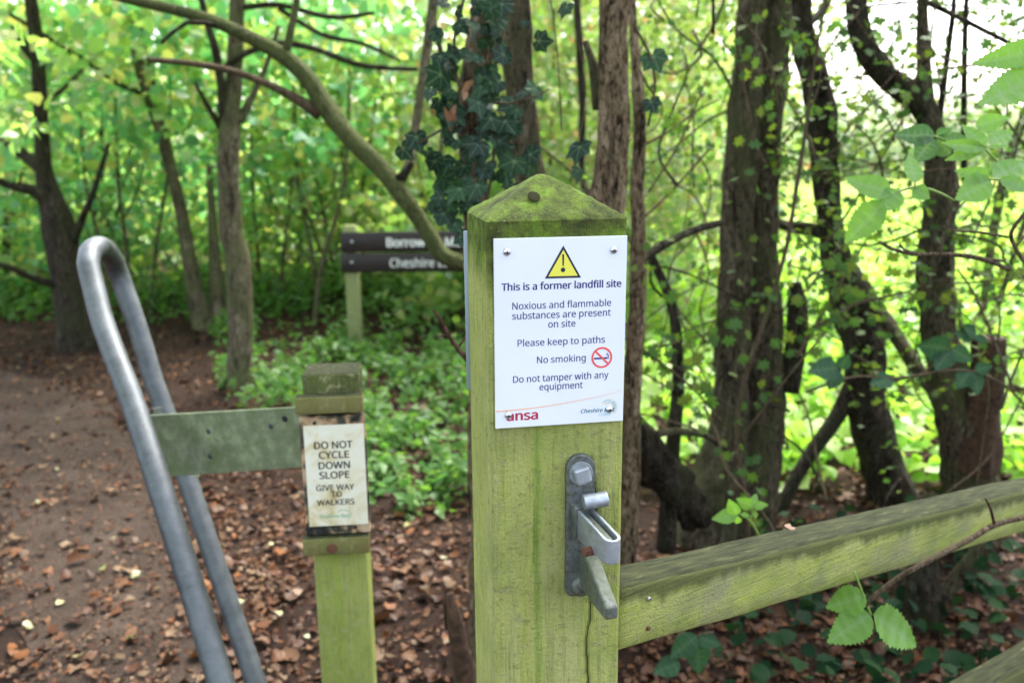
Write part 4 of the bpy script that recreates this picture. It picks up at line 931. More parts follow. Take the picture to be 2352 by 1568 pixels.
# -- woodland trees on the left
u1 = thing_tree('forked_dark_tree', root(170, 780, 6.2), 'stout dark forked tree at the far left edge of the path')
limb(u1, 'trunk', [(178, 800, 6.2, 100), (165, 700, 6.2, 82), (150, 600, 6.2, 80), (130, 500, 6.2, 74), (112, 440, 6.2, 54), (100, 380, 6.2, 38), (94, 260, 6.2, 34), (86, 120, 6.2, 34), (72, 0, 6.2, 30), (60, -150, 6.2, 26)], M['bark_dark'], 18, True, seed=33)
limb(u1, 'branch', [(125, 480, 6.2, 46), (80, 440, 6.1, 30), (20, 425, 6.0, 20), (-60, 390, 5.9, 16)], M['bark_dark'], 10, seed=34)
limb(u1, 'branch', [(98, 390, 6.2, 34), (60, 360, 6.3, 28), (10, 320, 6.4, 24), (-60, 250, 6.5, 20)], M['bark_dark'], 10, seed=35)
limb(u1, 'branch', [(165, 560, 6.2, 26), (190, 500, 6.1, 18), (215, 440, 6.0, 14), (250, 330, 5.9, 10)], M['bark_dark'], 10, seed=36)
limb(u1, 'branch', [(108, 235, 6.2, 14), (150, 200, 6.1, 12), (190, 160, 6.0, 9)], M['bark_far'], 8, seed=37)
limb(u1, 'branch', [(150, 660, 6.2, 24), (80, 640, 6.0, 18), (10, 610, 5.8, 14), (-60, 600, 5.7, 12)], M['bark_dark'], 8, seed=38)
limb(u1, 'branch', [(90, 150, 6.2, 22), (60, 110, 6.2, 26), (30, 60, 6.2, 14)], M['bark_dark'], 8, seed=38)
u2 = thing_tree('leaning_grey_tree', root(470, 755, 6.9), 'slanting grey trunk with a second stem splitting near its base')
limb(u2, 'trunk', [(475, 770, 6.9, 70), (455, 700, 6.9, 44), (436, 600, 6.9, 36), (420, 510, 6.9, 32), (398, 410, 6.9, 28), (366, 290, 6.9, 30), (338, 210, 6.9, 29), (312, 110, 6.9, 27), (295, 0, 6.9, 25), (280, -120, 6.9, 22)], M['bark_far'], 16, True, seed=39)
limb(u2, 'trunk', [(510, 765, 6.95, 66), (500, 690, 6.95, 40), (494, 600, 6.95, 30), (486, 480, 6.95, 20), (480, 380, 6.95, 14)], M['bark_far'], 14, True, seed=40)
limb(u2, 'branch', [(366, 270, 6.85, 14), (352, 190, 6.8, 12), (330, 90, 6.8, 10), (312, 0, 6.8, 9)], M['bark_dark'], 8, seed=41)
limb(u2, 'branch', [(330, 218, 6.9, 12), (270, 190, 6.7, 13), (180, 130, 6.5, 12), (100, 80, 6.3, 11), (0, 20, 6.2, 10)], M['bark_dark'], 8, seed=42)
u3 = thing_tree('straight_forking_tree', root(545, 890, 5.0), 'straight brown trunk forking above the path beside the barrier')
limb(u3, 'trunk', [(556, 905, 5.0, 78), (550, 860, 5.0, 62), (552, 740, 5.0, 60), (545, 600, 5.0, 64), (532, 540, 5.0, 58), (525, 420, 5.0, 52), (526, 320, 5.0, 52), (534, 230, 5.0, 42), (540, 120, 5.0, 40), (545, 0, 5.0, 36), (550, -150, 5.0, 30)], M['bark_far'], 18, True, seed=43)
limb(u3, 'branch', [(516, 290, 5.0, 30), (508, 200, 4.95, 22), (496, 120, 4.9, 20), (478, 60, 4.9, 17), (458, -20, 4.9, 14)], M['bark_dark'], 10, seed=44)
limb(u3, 'branch', [(550, 280, 5.0, 24), (580, 220, 5.05, 17), (612, 150, 5.1, 13), (640, 60, 5.15, 10)], M['bark_far'], 10, seed=45)
limb(u3, 'branch', [(505, 290, 5.0, 18), (475, 240, 4.9, 12), (448, 190, 4.8, 9)], M['bark_dark'], 8, seed=46)
limb(u3, 'branch', [(510, 160, 4.95, 16), (560, 125, 4.9, 16), (640, 100, 4.9, 15), (720, 112, 4.9, 15), (830, 150, 4.9, 14), (960, 160, 4.9, 10)], M['bark_dark'], 8, seed=47)
limb(u3, 'branch', [(545, 20, 5.0, 15), (640, 12, 5.0, 14), (760, 40, 5.0, 13), (860, 30, 5.0, 9)], M['bark_dark'], 8, seed=48)
limb(u3, 'branch', [(640, 20, 5.0, 13), (740, 80, 5.0, 12), (830, 100, 5.0, 10), (920, 140, 5.0, 7)], M['bark_dark'], 8, seed=49)
u4 = thing_tree('upright_rear_tree', root(1480, 300, 7.5), 'thin dark sapling seen between the post and the double trunk')
limb(u4, 'trunk', [(1400, 600, 5.2, 16), (1340, 420, 5.2, 16), (1338, 250, 5.2, 18), (1332, 120, 5.2, 20), (1320, -60, 5.2, 16)], M['bark_dark'], 8, True, seed=50)
# -- thin saplings in the understorey
sap = [(300, 740, 7.2, 10, -30, 'bare sapling between the forked tree and the barrier hoop'), (345, 735, 7.5, 9, 40, 'thin sapling leaning right just behind the hoop bend'), (255, 750, 6.8, 8, -60, 'thin sapling leaning left of the steel hoop'),
       (720, 760, 6.8, 12, 70, 'thin twisted sapling just left of the dark sign boards'), (735, 755, 7.4, 9, -50, 'thin sapling crossing behind the finger post'), (640, 760, 7.8, 9, 30, 'grey sapling right of the straight forking trunk'),
       (600, 770, 8.4, 10, -20, 'far grey sapling close beside the straight forking trunk'), (680, 745, 9.0, 9, 20, 'far pale sapling in the middle of the thicket'), (860, 740, 7.6, 8, -70, 'thin sapling under the dark sign boards')]
for k, (px_, py_, Y_, w_, lean, lab) in enumerate(sap):
    s_ = thing_tree('sapling', root(px_, py_, Y_), lab, 'saplings in the understorey')
    limb(s_, 'stem', [(px_, py_, Y_, w_ * 1.2), (px_ + lean * 0.3, py_ - 160, Y_, w_), (px_ + lean, py_ - 340, Y_, w_ * 0.8), (px_ + lean * 1.2, py_ - 600, Y_, w_ * 0.5)], M['bark_far'], 8, True, seed=60 + k)
    for j in range(3):
        y_ = py_ - 150 - 90 * j; d_ = (1 if (j + k) % 2 else -1) * rs.uniform(50, 110)
        limb(s_, 'twig', [(px_ + lean * (0.25 + 0.2 * j), y_, Y_, w_ * 0.55), (px_ + lean * 0.4 + d_ * 0.5, y_ - 60, Y_, w_ * 0.42), (px_ + lean * 0.5 + d_, y_ - 140, Y_ - 0.1, w_ * 0.25)], M['bark_far'], 6, seed=80 + k + j)

# ------------------------------------------------------------------ crowns
def crown(t, name, centers, per, r, mat, kind, s0, s1, tilt=0.8, droop=0.35, fl=0.3):
    return link(name, cloud(kind, sprays(rs, centers, per, r, fl), rs, s0, s1, tilt, droop), mat, t, True, smooth=False)
# left trees carry foliage through the height of the picture and above it
crown(u1, 'crown', np.vstack([ellip(rs, 100, (-3.4, 6.6, 2.5), (1.5, 1.2, 1.3))]), 20, 0.40, M['lf_wood'], 'broad', 0.075, 0.125)
crown(u2, 'crown', np.vstack([ellip(rs, 95, (-2.4, 7.3, 2.3), (1.5, 1.0, 1.0))]), 20, 0.40, M['lf_cool'], 'broad', 0.075, 0.125)
crown(u3, 'crown', np.vstack([ellip(rs, 70, (-1.5, 5.6, 2.9), (1.3, 0.8, 0.7))]), 20, 0.36, M['lf_cool'], 'broad', 0.065, 0.11)
crown(t9, 'crown', np.vstack([ellip(rs, 26, (-1.6, 3.9, 2.6), (0.9, 0.6, 0.35))]), 16, 0.25, M['lf_wood'], 'simple', 0.05, 0.08)
crown(u4, 'crown', np.vstack([ellip(rs, 300, (1.1, 6.6, 2.4), (1.3, 1.1, 1.6)), ellip(rs, 120, (1.2, 6.6, 0.9), (1.3, 1.0, 0.6))]), 24, 0.30, M['lf_yellow'], 'broad', 0.045, 0.075)
pn = P(20, 120, 3.4)
crown(t9, 'foliage', np.vstack([ellip(rs, 8, (pn.x - 0.05, pn.y, pn.z + 0.05), (0.14, 0.2, 0.22)), ellip(rs, 3, P(5, 260, 3.4), (0.06, 0.1, 0.1))]), 9, 0.12, M['lf_wood'], 'simple', 0.05, 0.085, 0.6, 0.6)
# tangled twigs of the hawthorns, each with its small leaves
def tangle(t, n, lo, hi, leafmat, per, s0, s1):
    cs_ = []
    for k in range(n):
        p = Vector(tuple(rs.uniform(lo, hi))); d = Vector((rs.normal(0, 0.7), rs.normal(0, 0.4), rs.normal(0.35, 0.5))).normalized(); pts = [p]; L = rs.uniform(0.10, 0.2)
        for j in range(5):
            d = (d + Vector((rs.normal(0, 0.35), rs.normal(0, 0.25), rs.normal(0, 0.3)))).normalized(); p = p + d * L; pts.append(p.copy())
        r0 = rs.uniform(0.0022, 0.0055)
        link('twig', tube(pts, [r0, r0 * 0.9, r0 * 0.75, r0 * 0.6, r0 * 0.45, r0 * 0.25], 6, step=0.04, rough=0.1), M['twig' if k % 3 else 'bark_dark'], t, True)
        cs_ += [q + Vector((rs.normal(0, 0.03), rs.normal(0, 0.03), rs.normal(0, 0.03))) for q in pts[1:] for _ in range(per)]
    if per: link('foliage', cloud('lobed', np.array(cs_), rs, s0, s1, 0.8, 0.2), leafmat, t, True, smooth=False)
tangle(t8, 40, (1.05, 2.35, 0.65), (1.95, 3.1, 2.0), M['lf_haw'], 7, 0.020, 0.040)
tangle(t7, 26, (0.75, 2.6, 0.5), (1.5, 3.4, 1.9), M['lf_haw'], 6, 0.020, 0.040)
tangle(t6, 26, (0.35, 2.5, 0.45), (0.95, 3.4, 2.0), M['lf_haw'], 5, 0.020, 0.038)
tangle(t4, 14, (0.30, 2.4, 0.5), (0.62, 3.0, 1.9), M['lf_haw'], 4, 0.020, 0.034)
tangle(t7, 10, (0.9, 2.2, 0.15), (1.6, 2.7, 0.6), M['lf_haw'], 0, 0.022, 0.04)
# understorey bushes: stems and foliage
def bush(x, y, h, r, mat, nspr, label, per=19, s0=0.065, s1=0.115, zc=0.55, kind='broad', rad=0.34, group='understorey bushes'):
    b = thing_tree('bush', Vector((x, y, 0)), label, group, 'bush')
    for k in range(4):
        a = rs.uniform(0, 6.28); e = Vector((x + math.cos(a) * r * 0.6, y + math.sin(a) * r * 0.6, h * rs.uniform(0.75, 1.0)))
        link('stem', tube([Vector((x, y, -0.05)), Vector((x, y, 0)).lerp(e, 0.5) + Vector((rs.uniform(-.2, .2), 0, 0.1)), e], [0.022, 0.016, 0.007], 6, step=0.2, rough=0.1, seed=k), M['bark_far'], b, True)
    link('foliage', cloud(kind, sprays(rs, ellip(rs, nspr, (x, y, h * zc), (r, r, h * 0.5)), per, rad), rs, s0, s1, 0.8, 0.35), mat, b, True, smooth=False)
    return b
bush(-5.4, 9.0, 4.2, 1.5, M['lf_wood'], 200, 'tall green bush filling the far left edge behind the forked tree')
bush(-4.2, 8.6, 3.2, 1.3, M['lf_cool'], 190, 'fresh green bush between the forked tree and the leaning grey tree')
bush(-7.3, 9.6, 4.0, 1.5, M['lf_cool'], 170, 'green bush standing farthest left beyond the forked tree')
bush(-6.4, 11.5, 4.4, 1.5, M['lf_wood'], 170, 'tall green bush deep in the wood behind the leftmost bushes')
bush(-2.9, 9.4, 4.0, 1.5, M['lf_cool'], 200, 'tall bush right behind the leaning grey tree')
bush(-1.7, 8.4, 3.2, 1.2, M['lf_wood'], 180, 'green bush behind the straight forking trunk')
bush(-0.9, 9.8, 4.8, 1.5, M['lf_yellow'], 210, 'tall yellowing bush above the dark sign boards')
bush(0.3, 8.2, 4.0, 1.2, M['lf_yellow'], 240, 'yellow-green bush behind the ivy clad trunk')
bush(1.3, 9.2, 3.6, 1.2, M['lf_yellow'], 220, 'pale yellow bush beyond the flaking trunk')
bush(-5.6, 7.4, 1.5, 0.9, M['lf_wood'], 60, 'low scrubby bush in the shade at the left edge of the path')
bush(-0.35, 6.9, 1.5, 0.7, M['lf_wood'], 90, 'low loose bush under the dark sign boards')
bush(2.9, 5.2, 2.6, 0.8, M['lf_haw'], 60, 'hawthorn bush with sky showing through at the upper right', kind='lobed', s0=0.035, s1=0.055)
bush(2.75, 1.7, 2.7, 0.95, M['lf_haw'], 230, 'unseen hedge bush added past the fence rail to shade the ground', kind='lobed', s0=0.035, s1=0.06, zc=0.5)  # added out of view to darken the ground under the rail
# far wood and the far hedge beyond the meadow
pts = np.vstack([ellip(rs, 240, (-9, 17, 1.4), (7, 3.0, 2.2), 0.5), ellip(rs, 260, (0, 18, 1.8), (5.5, 3.0, 2.7), 0.5), ellip(rs, 160, (-4, 24, 1.8), (12, 3.0, 3.2), 0.5)])
pts[:, 2] = np.abs(pts[:, 2])
tag(link('distant_woodland', cloud('broad', sprays(rs, pts, 40, 0.85), rs, 0.12, 0.20, 0.8, 0.3), M['lf_wood'], smooth=False), 'distant mass of green woodland closing the view behind the trees', 'woodland', kind='stuff')
pts = np.vstack([ellip(rs, 240, (14, 38, 1.6), (9, 3.0, 2.0), 0.5), ellip(rs, 160, (25, 36, 1.6), (9, 3.0, 2.2), 0.5), ellip(rs, 120, (7, 32, 2), (4, 2.0, 3.0), 0.5)]); pts[:, 2] = np.abs(pts[:, 2])
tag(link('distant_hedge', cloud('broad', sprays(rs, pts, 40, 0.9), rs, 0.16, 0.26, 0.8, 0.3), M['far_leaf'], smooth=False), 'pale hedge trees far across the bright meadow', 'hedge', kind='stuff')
# hawthorn leaves over the near stems: little in the picture, an unseen canopy above it thickened for shade
crown(t6, 'crown', np.vstack([ellip(rs, 16, (1.2, 3.6, 2.3), (0.8, 0.6, 0.4)), ellip(rs, 260, (1.3, 3.0, 3.9), (2.0, 1.5, 0.9))]), 22, 0.22, M['lf_haw'], 'lobed', 0.03, 0.05)
crown(t8, 'crown', np.vstack([ellip(rs, 34, (1.75, 3.2, 1.95), (0.55, 0.35, 0.40)), ellip(rs, 300, (2.2, 2.3, 3.1), (1.4, 1.3, 0.8))]), 16, 0.16, M['lf_haw'], 'lobed', 0.025, 0.042)
crown(t7, 'crown', np.vstack([ellip(rs, 40, (1.2, 3.9, 1.9), (0.5, 0.4, 0.5)), ellip(rs, 100, (1.9, 4.2, 3.6), (1.2, 1.0, 0.9))]), 16, 0.16, M['lf_haw'], 'lobed', 0.025, 0.042)
crown(t3, 'crown', ellip(rs, 330, (0.5, 2.0, 3.6), (1.4, 1.2, 0.7)), 20, 0.22, M['lf_haw'], 'lobed', 0.03, 0.05)
crown(t2, 'crown', ellip(rs, 120, (-0.3, 2.6, 3.7), (1.3, 1.2, 0.7)), 20, 0.22, M['lf_wood'], 'simple', 0.04, 0.07)

# unseen trees added beside and behind the camera to shade the post
for (x, y, h), lab in (((-3.5, 0.2, 6.5), 'unseen tree added left of the viewpoint to shade the post'), ((-2.2, -4.5, 7.5), 'unseen tree added behind the viewpoint to shade the post')):
    t = thing_tree('added_shade_tree', Vector((x, y, 0)), lab, 'unseen trees added for shade')
    link('trunk', tube([Vector((x, y, -0.05)), Vector((x + 0.1, y, 2)), Vector((x, y + 0.2, h))], [0.16, 0.12, 0.04], 10, step=0.2, rough=0.1), M['bark_far'], t, True)
    crown(t, 'crown', ellip(rs, 260, (x, y, h * 0.62), (2.1, 1.7, 1.9)), 16, 0.35, M['lf_wood'], 'broad', 0.07, 0.11)

# ------------------------------------------------------------------ ground plants
def herb_pts(poly_fn, n, z0, z1):
    out = []
    while len(out) < n:
        q = poly_fn(); out.append((q[0], q[1], rs.uniform(z0, z1) * (0.4 + 0.6 * abs(noise.noise(Vector((q[0] * 1.7, q[1] * 1.7, 0)))) * 2)))
    return np.array(out)
def reg_left():
    while True:
        py_ = rs.uniform(760, 1190); px_ = rs.uniform(470, 1120)
        edge = 500 + max(0, py_ - 900) * 1.25 + 40 * noise.noise(Vector((py_ * 0.02, 0, 0)))
        if px_ > edge and rs.uniform() < 0.15 + 0.85 * (noise.noise(Vector((px_ * 0.012, py_ * 0.02, 4))) > 0.0):
            g = G(px_, py_); 
            if rs.uniform() < (g.y / 7.0) ** 2 + 0.12: return g.x, g.y
tag(link('ground_plants', cloud('simple', herb_pts(reg_left, 5200, 0.02, 0.26), rs, 0.035, 0.075, 0.5, 0.15), M['herb'], smooth=False), 'low green plants covering the ground round the finger post', 'plants', kind='stuff')
def reg_right():
    Y_ = rs.uniform(3.3, 6.5); return rs.uniform(0.12, 0.64) * Y_, Y_
tag(link('hedge_bottom_plants', cloud('broad', herb_pts(reg_right, 3600, 0.04, 0.48), rs, 0.05, 0.095, 0.6, 0.3), M['meadow_leaf'], smooth=False), 'bright backlit nettles and brambles at the hedge bottom', 'plants', kind='stuff')
def reg_mead():
    Y_ = 5.5 + 16 * rs.uniform() ** 1.3; return rs.uniform(0.13, 0.72) * Y_, Y_
tag(link('meadow_herbs', cloud('simple', herb_pts(reg_mead, 26000, 0.05, 0.50), rs, 0.05, 0.12, 0.8, -0.3), M['meadow_leaf'], smooth=False), 'sunlit yellow-green meadow growth beyond the hedge', 'grass', kind='stuff')
def reg_edge():
    a = rs.uniform(-6, -0.4); return a, rs.uniform(7.0, 9.0)
tag(link('woodland_floor_plants', cloud('simple', herb_pts(reg_edge, 5000, 0.02, 0.45), rs, 0.05, 0.10, 0.6, 0.2), M['herb'], smooth=False), 'green undergrowth along the foot of the left hand trees', 'plants', kind='stuff')
def reg_deep():
    Y_ = rs.uniform(8.0, 16.0); return rs.uniform(-0.68, 0.22) * Y_, Y_
tag(link('deep_undergrowth', cloud('broad', herb_pts(reg_deep, 15000, 0.05, 1.7), rs, 0.08, 0.14, 0.7, 0.3), M['lf_wood'], smooth=False), 'yellow-green undergrowth filling the wood behind the trunks', 'plants', kind='stuff')
def reg_ivy():
    Y_ = rs.uniform(1.7, 3.0); return rs.uniform(0.25, 0.66) * Y_, Y_
tag(link('ground_ivy', cloud('broad', herb_pts(reg_ivy, 450, 0.02, 0.22), rs, 0.035, 0.06, 0.5, 0.2), M['lf_dark'], smooth=False), 'dark ivy creeping over the shaded ground below the fence rail', 'plants', kind='stuff')

# ------------------------------------------------------------------ fallen leaves
def path_dist(x, y):
    b = 9.0
    for p in pcl[::3]:
        d = math.hypot(p.x - x, p.y - y); b = d if d < b else b
    return b
lit = []
while len(lit) < 48000:
    Y_ = 1.3 + 8.2 * rs.uniform() ** 1.25; x_ = rs.uniform(-0.70, 0.66) * Y_ if rs.uniform() < 0.88 else rs.uniform(-0.9 * Y_ - 0.9, 0.7 * Y_ + 0.6)
    d = path_dist(x_, Y_) if x_ < 1 else 9; wob = 0.10 * noise.noise(Vector((x_ * 2.5, Y_ * 2.5, 1)))
    small = 0
    if d < 0.34 + wob:
        if rs.uniform() > (0.55 if Y_ < 3.2 else 0.70) + 0.6 * max(0, (d - 0.10) / 0.34): continue
        small = 1 if rs.uniform() < 0.7 else 0
    q = noise.noise(Vector((x_ * 1.6, Y_ * 1.6, 8)))
    if q < -0.05 and rs.uniform() < 0.5: continue
    lit.append((x_, Y_, gz(x_, Y_) + rs.uniform(0.001, 0.016) + (0.009 if d < 0.5 else 0), (0.55 if small else 1.0) * min(0.065, 0.0205 * math.exp(rs.normal(0, 0.45)))))
lit = np.array(lit)
VV, FF, off = [], [], 0
for k in range(9):
    tv, tf = torn(200 + k); sub = lit[k::9]; n_ = len(sub); Fm = leaf_frames(rs, n_, 0.45, 0.0)
    V = np.einsum('nij,kj->nki', Fm, tv) * sub[:, 3][:, None, None] + sub[:, None, :3]
    VV.append(V.reshape(-1, 3)); FF.append((tf[None] + (np.arange(n_) * len(tv))[:, None, None]).reshape(-1, 3) + off); off += n_ * len(tv)
VV = np.vstack(VV); VV[:, 2] = np.maximum(VV[:, 2], -0.03)
tag(link('leaf_litter', npmesh(VV, np.vstack(FF)), M['litter'], smooth=False), 'carpet of brown and orange dead leaves over the woodland floor', 'leaves', kind='stuff')
lt_me = [npmesh(*torn(300 + k)) for k in range(6)]
def fallen(px_, py_, size, mat_key, label, group, cat='leaf'):
    g = G(px_, py_); me = lt_me[rs.randint(6)].copy(); me.materials.append(M[mat_key])
    o = link('fallen_leaf', me, None, None, smooth=False); o.location = (g.x, g.y, gz(g.x, g.y) + 0.018)
    o.rotation_euler = (rs.normal(0, 0.2), rs.normal(0, 0.2), rs.uniform(0, 6.28)); o.scale = (size,) * 3
    return tag(o, label, cat, group)
for k in range(150):
    lo_, hi_, lab, grp = ((20, 330, 'brown dead leaf lying on the dirt path left of the steel hoop', 'brown leaves on the path'),
                          (440, 715, 'brown dead leaf on the ground between the steel hoop and the notice post', 'brown leaves between hoop and notice post'),
                          (850, 1070, 'brown dead leaf on the ground between the notice post and the gate post', 'brown leaves between the two posts'),
                          (1480, 2300, 'brown dead leaf on the dark ground under the fence rail', 'brown leaves under the fence rail'))[k % 4]
    fallen(rs.uniform(lo_, hi_), rs.uniform(1400, 1560) if lo_ > 1400 else rs.uniform(1180, 1560), rs.uniform(0.028, 0.05), 'litter', lab, grp)
for px_, py_ in ((225, 1326), (128, 970), (130, 1090), (320, 1340), (165, 1525), (640, 1415), (90, 1165), (462, 1105), (190, 820), (40, 850), (148, 1390), (440, 870), (250, 1250), (300, 1475), (700, 1485), (620, 1260), (560, 1390), (150, 860), (1010, 1290), (930, 1210), (60, 1450), (390, 1520)):
    fallen(px_, py_, rs.uniform(0.022, 0.036), 'litter_yellow', 'pale yellow or green fallen leaf on the brown path litter', 'yellow fallen leaves')
o = fallen(1600, 1400, 0.02, 'dead', 'tiny dark red leaf resting on top of the fence rail', None)
pr_, _ = rail_pt(1795, 1240); o.location = pr_ + Vector((0.01, 0.02, 0.014)); o.scale = (0.016,) * 3
o['label'] = 'tiny dark red leaf resting on top of the fence rail'
sf = thing_tree('shaded_stump', root(2120, 1400, 2.35), 'dark mossy stem foot in the shade under the fence rail', cat='stump')
limb(sf, 'trunk', [(2140, 1600, 2.3, 120), (2128, 1450, 2.3, 92), (2120, 1330, 2.32, 84), (2128, 1230, 2.35, 78), (2150, 1140, 2.4, 66)], M['bark_dark'], 16, True, flare=1.2, rough=0.15, ridges=0.15, seed=95)
limb(sf, 'side_stem', [(2130, 1420, 2.3, 40), (2190, 1330, 2.3, 30), (2250, 1250, 2.3, 26), (2270, 1180, 2.3, 22)], M['bark'], 10, seed=96)
bs = thing_tree('broken_stake', G(1055, 1560), 'short broken brown stake beside the foot of the gate post', cat='stake')
limb(bs, 'stake', [(1072, 1600, 1.75, 62), (1058, 1500, 1.75, 54), (1044, 1420, 1.75, 44), (1034, 1362, 1.75, 22)], M['cut_wood'], 10, True, flare=1.05, rough=0.15, ridges=0.1, seed=91)
limb(bs, 'splinter', [(1030, 1440, 1.76, 20), (1022, 1390, 1.76, 12), (1020, 1362, 1.76, 4)], M['cut_wood'], 6, seed=92)

# ------------------------------------------------------------------ ivy, brambles, elder, hawthorn twigs
def frame_leaf(base, tip, nrm, size=None, wide=1.0):
    y = (tip - base); L = y.length if size is None else size; y.normalize()
    z = (nrm - y * nrm.dot(y)).normalized(); x = y.cross(z)
    m = Matrix((( x.x * L * wide, y.x * L, z.x * L, base.x), (x.y * L * wide, y.y * L, z.y * L, base.y), (x.z * L * wide, y.z * L, z.z * L, base.z), (0, 0, 0, 1)))
    return m
def place(name, me, mtx, parent):
    o = link(name, me, None, parent); o.matrix_parent_inverse = parent.matrix_basis.inverted(); o.matrix_basis = mtx
    return o
def ivy_template(var):
    lob = [(0, 1.0), (48, 0.74), (-48, 0.74), (104, 0.56), (-104, 0.56)]
    r_ = np.random.RandomState(40 + var); ang, rad, vn = [], [], []
    key = sorted([(a + r_.normal(0, 4), l * (1 + r_.normal(0, 0.06)), 1.0) for a, l in lob] + [(24, 0.62, 0), (-24, 0.62, 0), (76, 0.52, 0), (-76, 0.52, 0), (150, 0.36, 0), (-150, 0.36, 0), (180, 0.05, 0)])
    pts = []
    for (a, l, v_), (a2, l2, v2) in zip(key, key[1:] + [(key[0][0] + 360, key[0][1], key[0][2])]):
        for t_ in (0, 0.25, 0.5, 0.75):
            aa = a + (a2 - a) * t_; ll = l + (l2 - l) * (t_ ** (0.7 if v_ else 1.5)); pts.append((aa, ll, (1 - t_ * 4) if v_ and t_ < 0.25 else (v2 if t_ > 1 else 0)))
    V = [(0, 0.28, 0)]; vein = [1.0]; n = len(pts)
    for f_ in (0.55, 1.0):
        for a, l, v_ in pts:
            x, y = math.sin(R(a)) * l * f_, 0.28 + math.cos(R(a)) * l * f_ * 0.78
            V.append((x, y, (0.0 if v_ else 0.035) - 0.12 * (x * x) - 0.10 * max(0, y - 0.4) ** 2 + 0.01 * r_.normal())); vein.append(v_ * (1.0 if f_ < 1 else 0.75))
    Fc = [(0, 1 + k, 1 + (k + 1) % n) for k in range(n)] + [(1 + k, 1 + n + k, 1 + n + (k + 1) % n, 1 + (k + 1) % n) for k in range(n)]
    me = mesh(V, Fc); at = me.attributes.new('vein', 'FLOAT', 'POINT'); at.data.foreach_set('value', np.array(vein, np.float32)); me.materials.append(M['ivy']); return me
ivy_me = [ivy_template(k) for k in range(3)]
def cam_norm(spread=0.4, up=0.5):
    return Vector((rs.normal(0, spread), -1, up + rs.normal(0, spread))).normalized()
iv = empty('ivy', P(1095, 1000, 1.98) * 1.0, 0, 'dark glossy ivy climbing the reddish trunk above the gate post', 'ivy'); iv.location.z = 0
big = [(958, 322, 62), (930, 345, 50), (1000, 80, 40), (1002, 78, 36), (988, 215, 44), (1008, 240, 46), (1012, 135, 40), (1040, 470, 46), (1022, 410, 44), (1010, 455, 40), (1165, 285, 58), (1190, 300, 46), (1228, 215, 58), (1244, 95, 50), (1505, 140, 66), (1498, 240, 46), (1330, 345, 58), (1326, 400, 50), (1180, 375, 56), (1215, 390, 48), (1150, 130, 50), (1140, 190, 46), (1110, 300, 50), (1040, 120, 44), (1060, 330, 40), (1300, 20, 40), (1000, 375, 46), (1110, 100, 40), (1060, 60, 40), (1020, 495, 44), (1048, 520, 42), (1060, 545, 40), (1120, 400, 46)]
def add_ivy(px_, py_, sz, Y_):
    p = P(px_, py_, Y_); L = pw(sz, p); a = rs.normal(0, 0.8); d = Vector((math.sin(a), -0.25 + rs.normal(0, 0.35), -math.cos(a)))
    place('leaf', ivy_me[rs.randint(3)], frame_leaf(p - d * L * 0.4, p + d * L, cam_norm(0.5, 0.45), L * rs.uniform(0.85, 1.1), rs.uniform(0.8, 1.05)), iv)
for q in big: add_ivy(q[0], q[1], q[2], 1.97 if q[0] < 1400 else 2.1)
for k in range(112):
    py_ = 500 * rs.uniform() ** 0.85 - 10; c = 1090 + 14 * math.sin(py_ * 0.01) + (20 if py_ < 120 else 0)
    px_ = c + rs.normal(0, 58 if py_ > 250 else 50) + (18 if py_ > 350 else 0)
    if 150 < py_ < 330 and abs(px_ - 1075) < 26: px_ += rs.choice([-1, 1]) * 45
    add_ivy(px_, py_, rs.uniform(24, 60), 1.985 - rs.uniform(0, 0.05) + (0.03 if abs(px_ - 1090) > 40 else 0))
for pl in ([(1095, 560, 1.99, 9), (1050, 420, 2.0, 9), (1075, 280, 1.995, 8), (1040, 130, 2.0, 8), (1070, -20, 2.0, 7)], [(1110, 500, 1.99, 7), (1135, 350, 1.99, 7), (1120, 200, 1.99, 7), (1150, 60, 2.0, 6)], [(1100, 235, 1.99, 6), (1170, 238, 1.96, 6), (1230, 222, 1.95, 5), (1262, 205, 1.95, 4)], [(1455, 60, 2.1, 7), (1490, 120, 2.1, 6), (1505, 200, 2.1, 6), (1488, 290, 2.12, 6)], [(960, 330, 1.97, 5), (1010, 300, 1.99, 6), (1060, 290, 2.0, 6)], [(1290, 300, 2.0, 3), (1280, 120, 2.0, 3), (1262, -20, 2.0, 3)], [(1310, 420, 2.0, 3), (1345, 220, 2.0, 3), (1320, 60, 2.0, 3)]):
    link('stem', ptube(pl, 7, step=0.03, rough=0.1), M['twig'], iv, True)
for px_, py_, s_, lab in ((1075, 205, 36, 'upper withered tan leaf caught on the ivy clad trunk'), (1045, 262, 56, 'large withered beige leaf hanging in the ivy'), (1100, 425, 40, 'withered orange leaf caught low in the ivy')):
    p = P(px_, py_, 1.95); me = lt_me[rs.randint(6)].copy(); me.materials.append(M['dead']); L = pw(s_, p)
    for v in me.vertices: v.co = (v.co.x * 0.7 + 0.12 * math.sin(v.co.y * 5), v.co.y + 0.1 * math.sin(v.co.x * 9), v.co.z * 2.6)
    o = link('withered_leaf', me, None, None, smooth=False); o.matrix_world = frame_leaf(p + Vector((0, 0, L * 0.4)), p - Vector((0.01, 0, L * 0.6)), cam_norm(0.2, 0.1)); tag(o, lab, 'leaf')

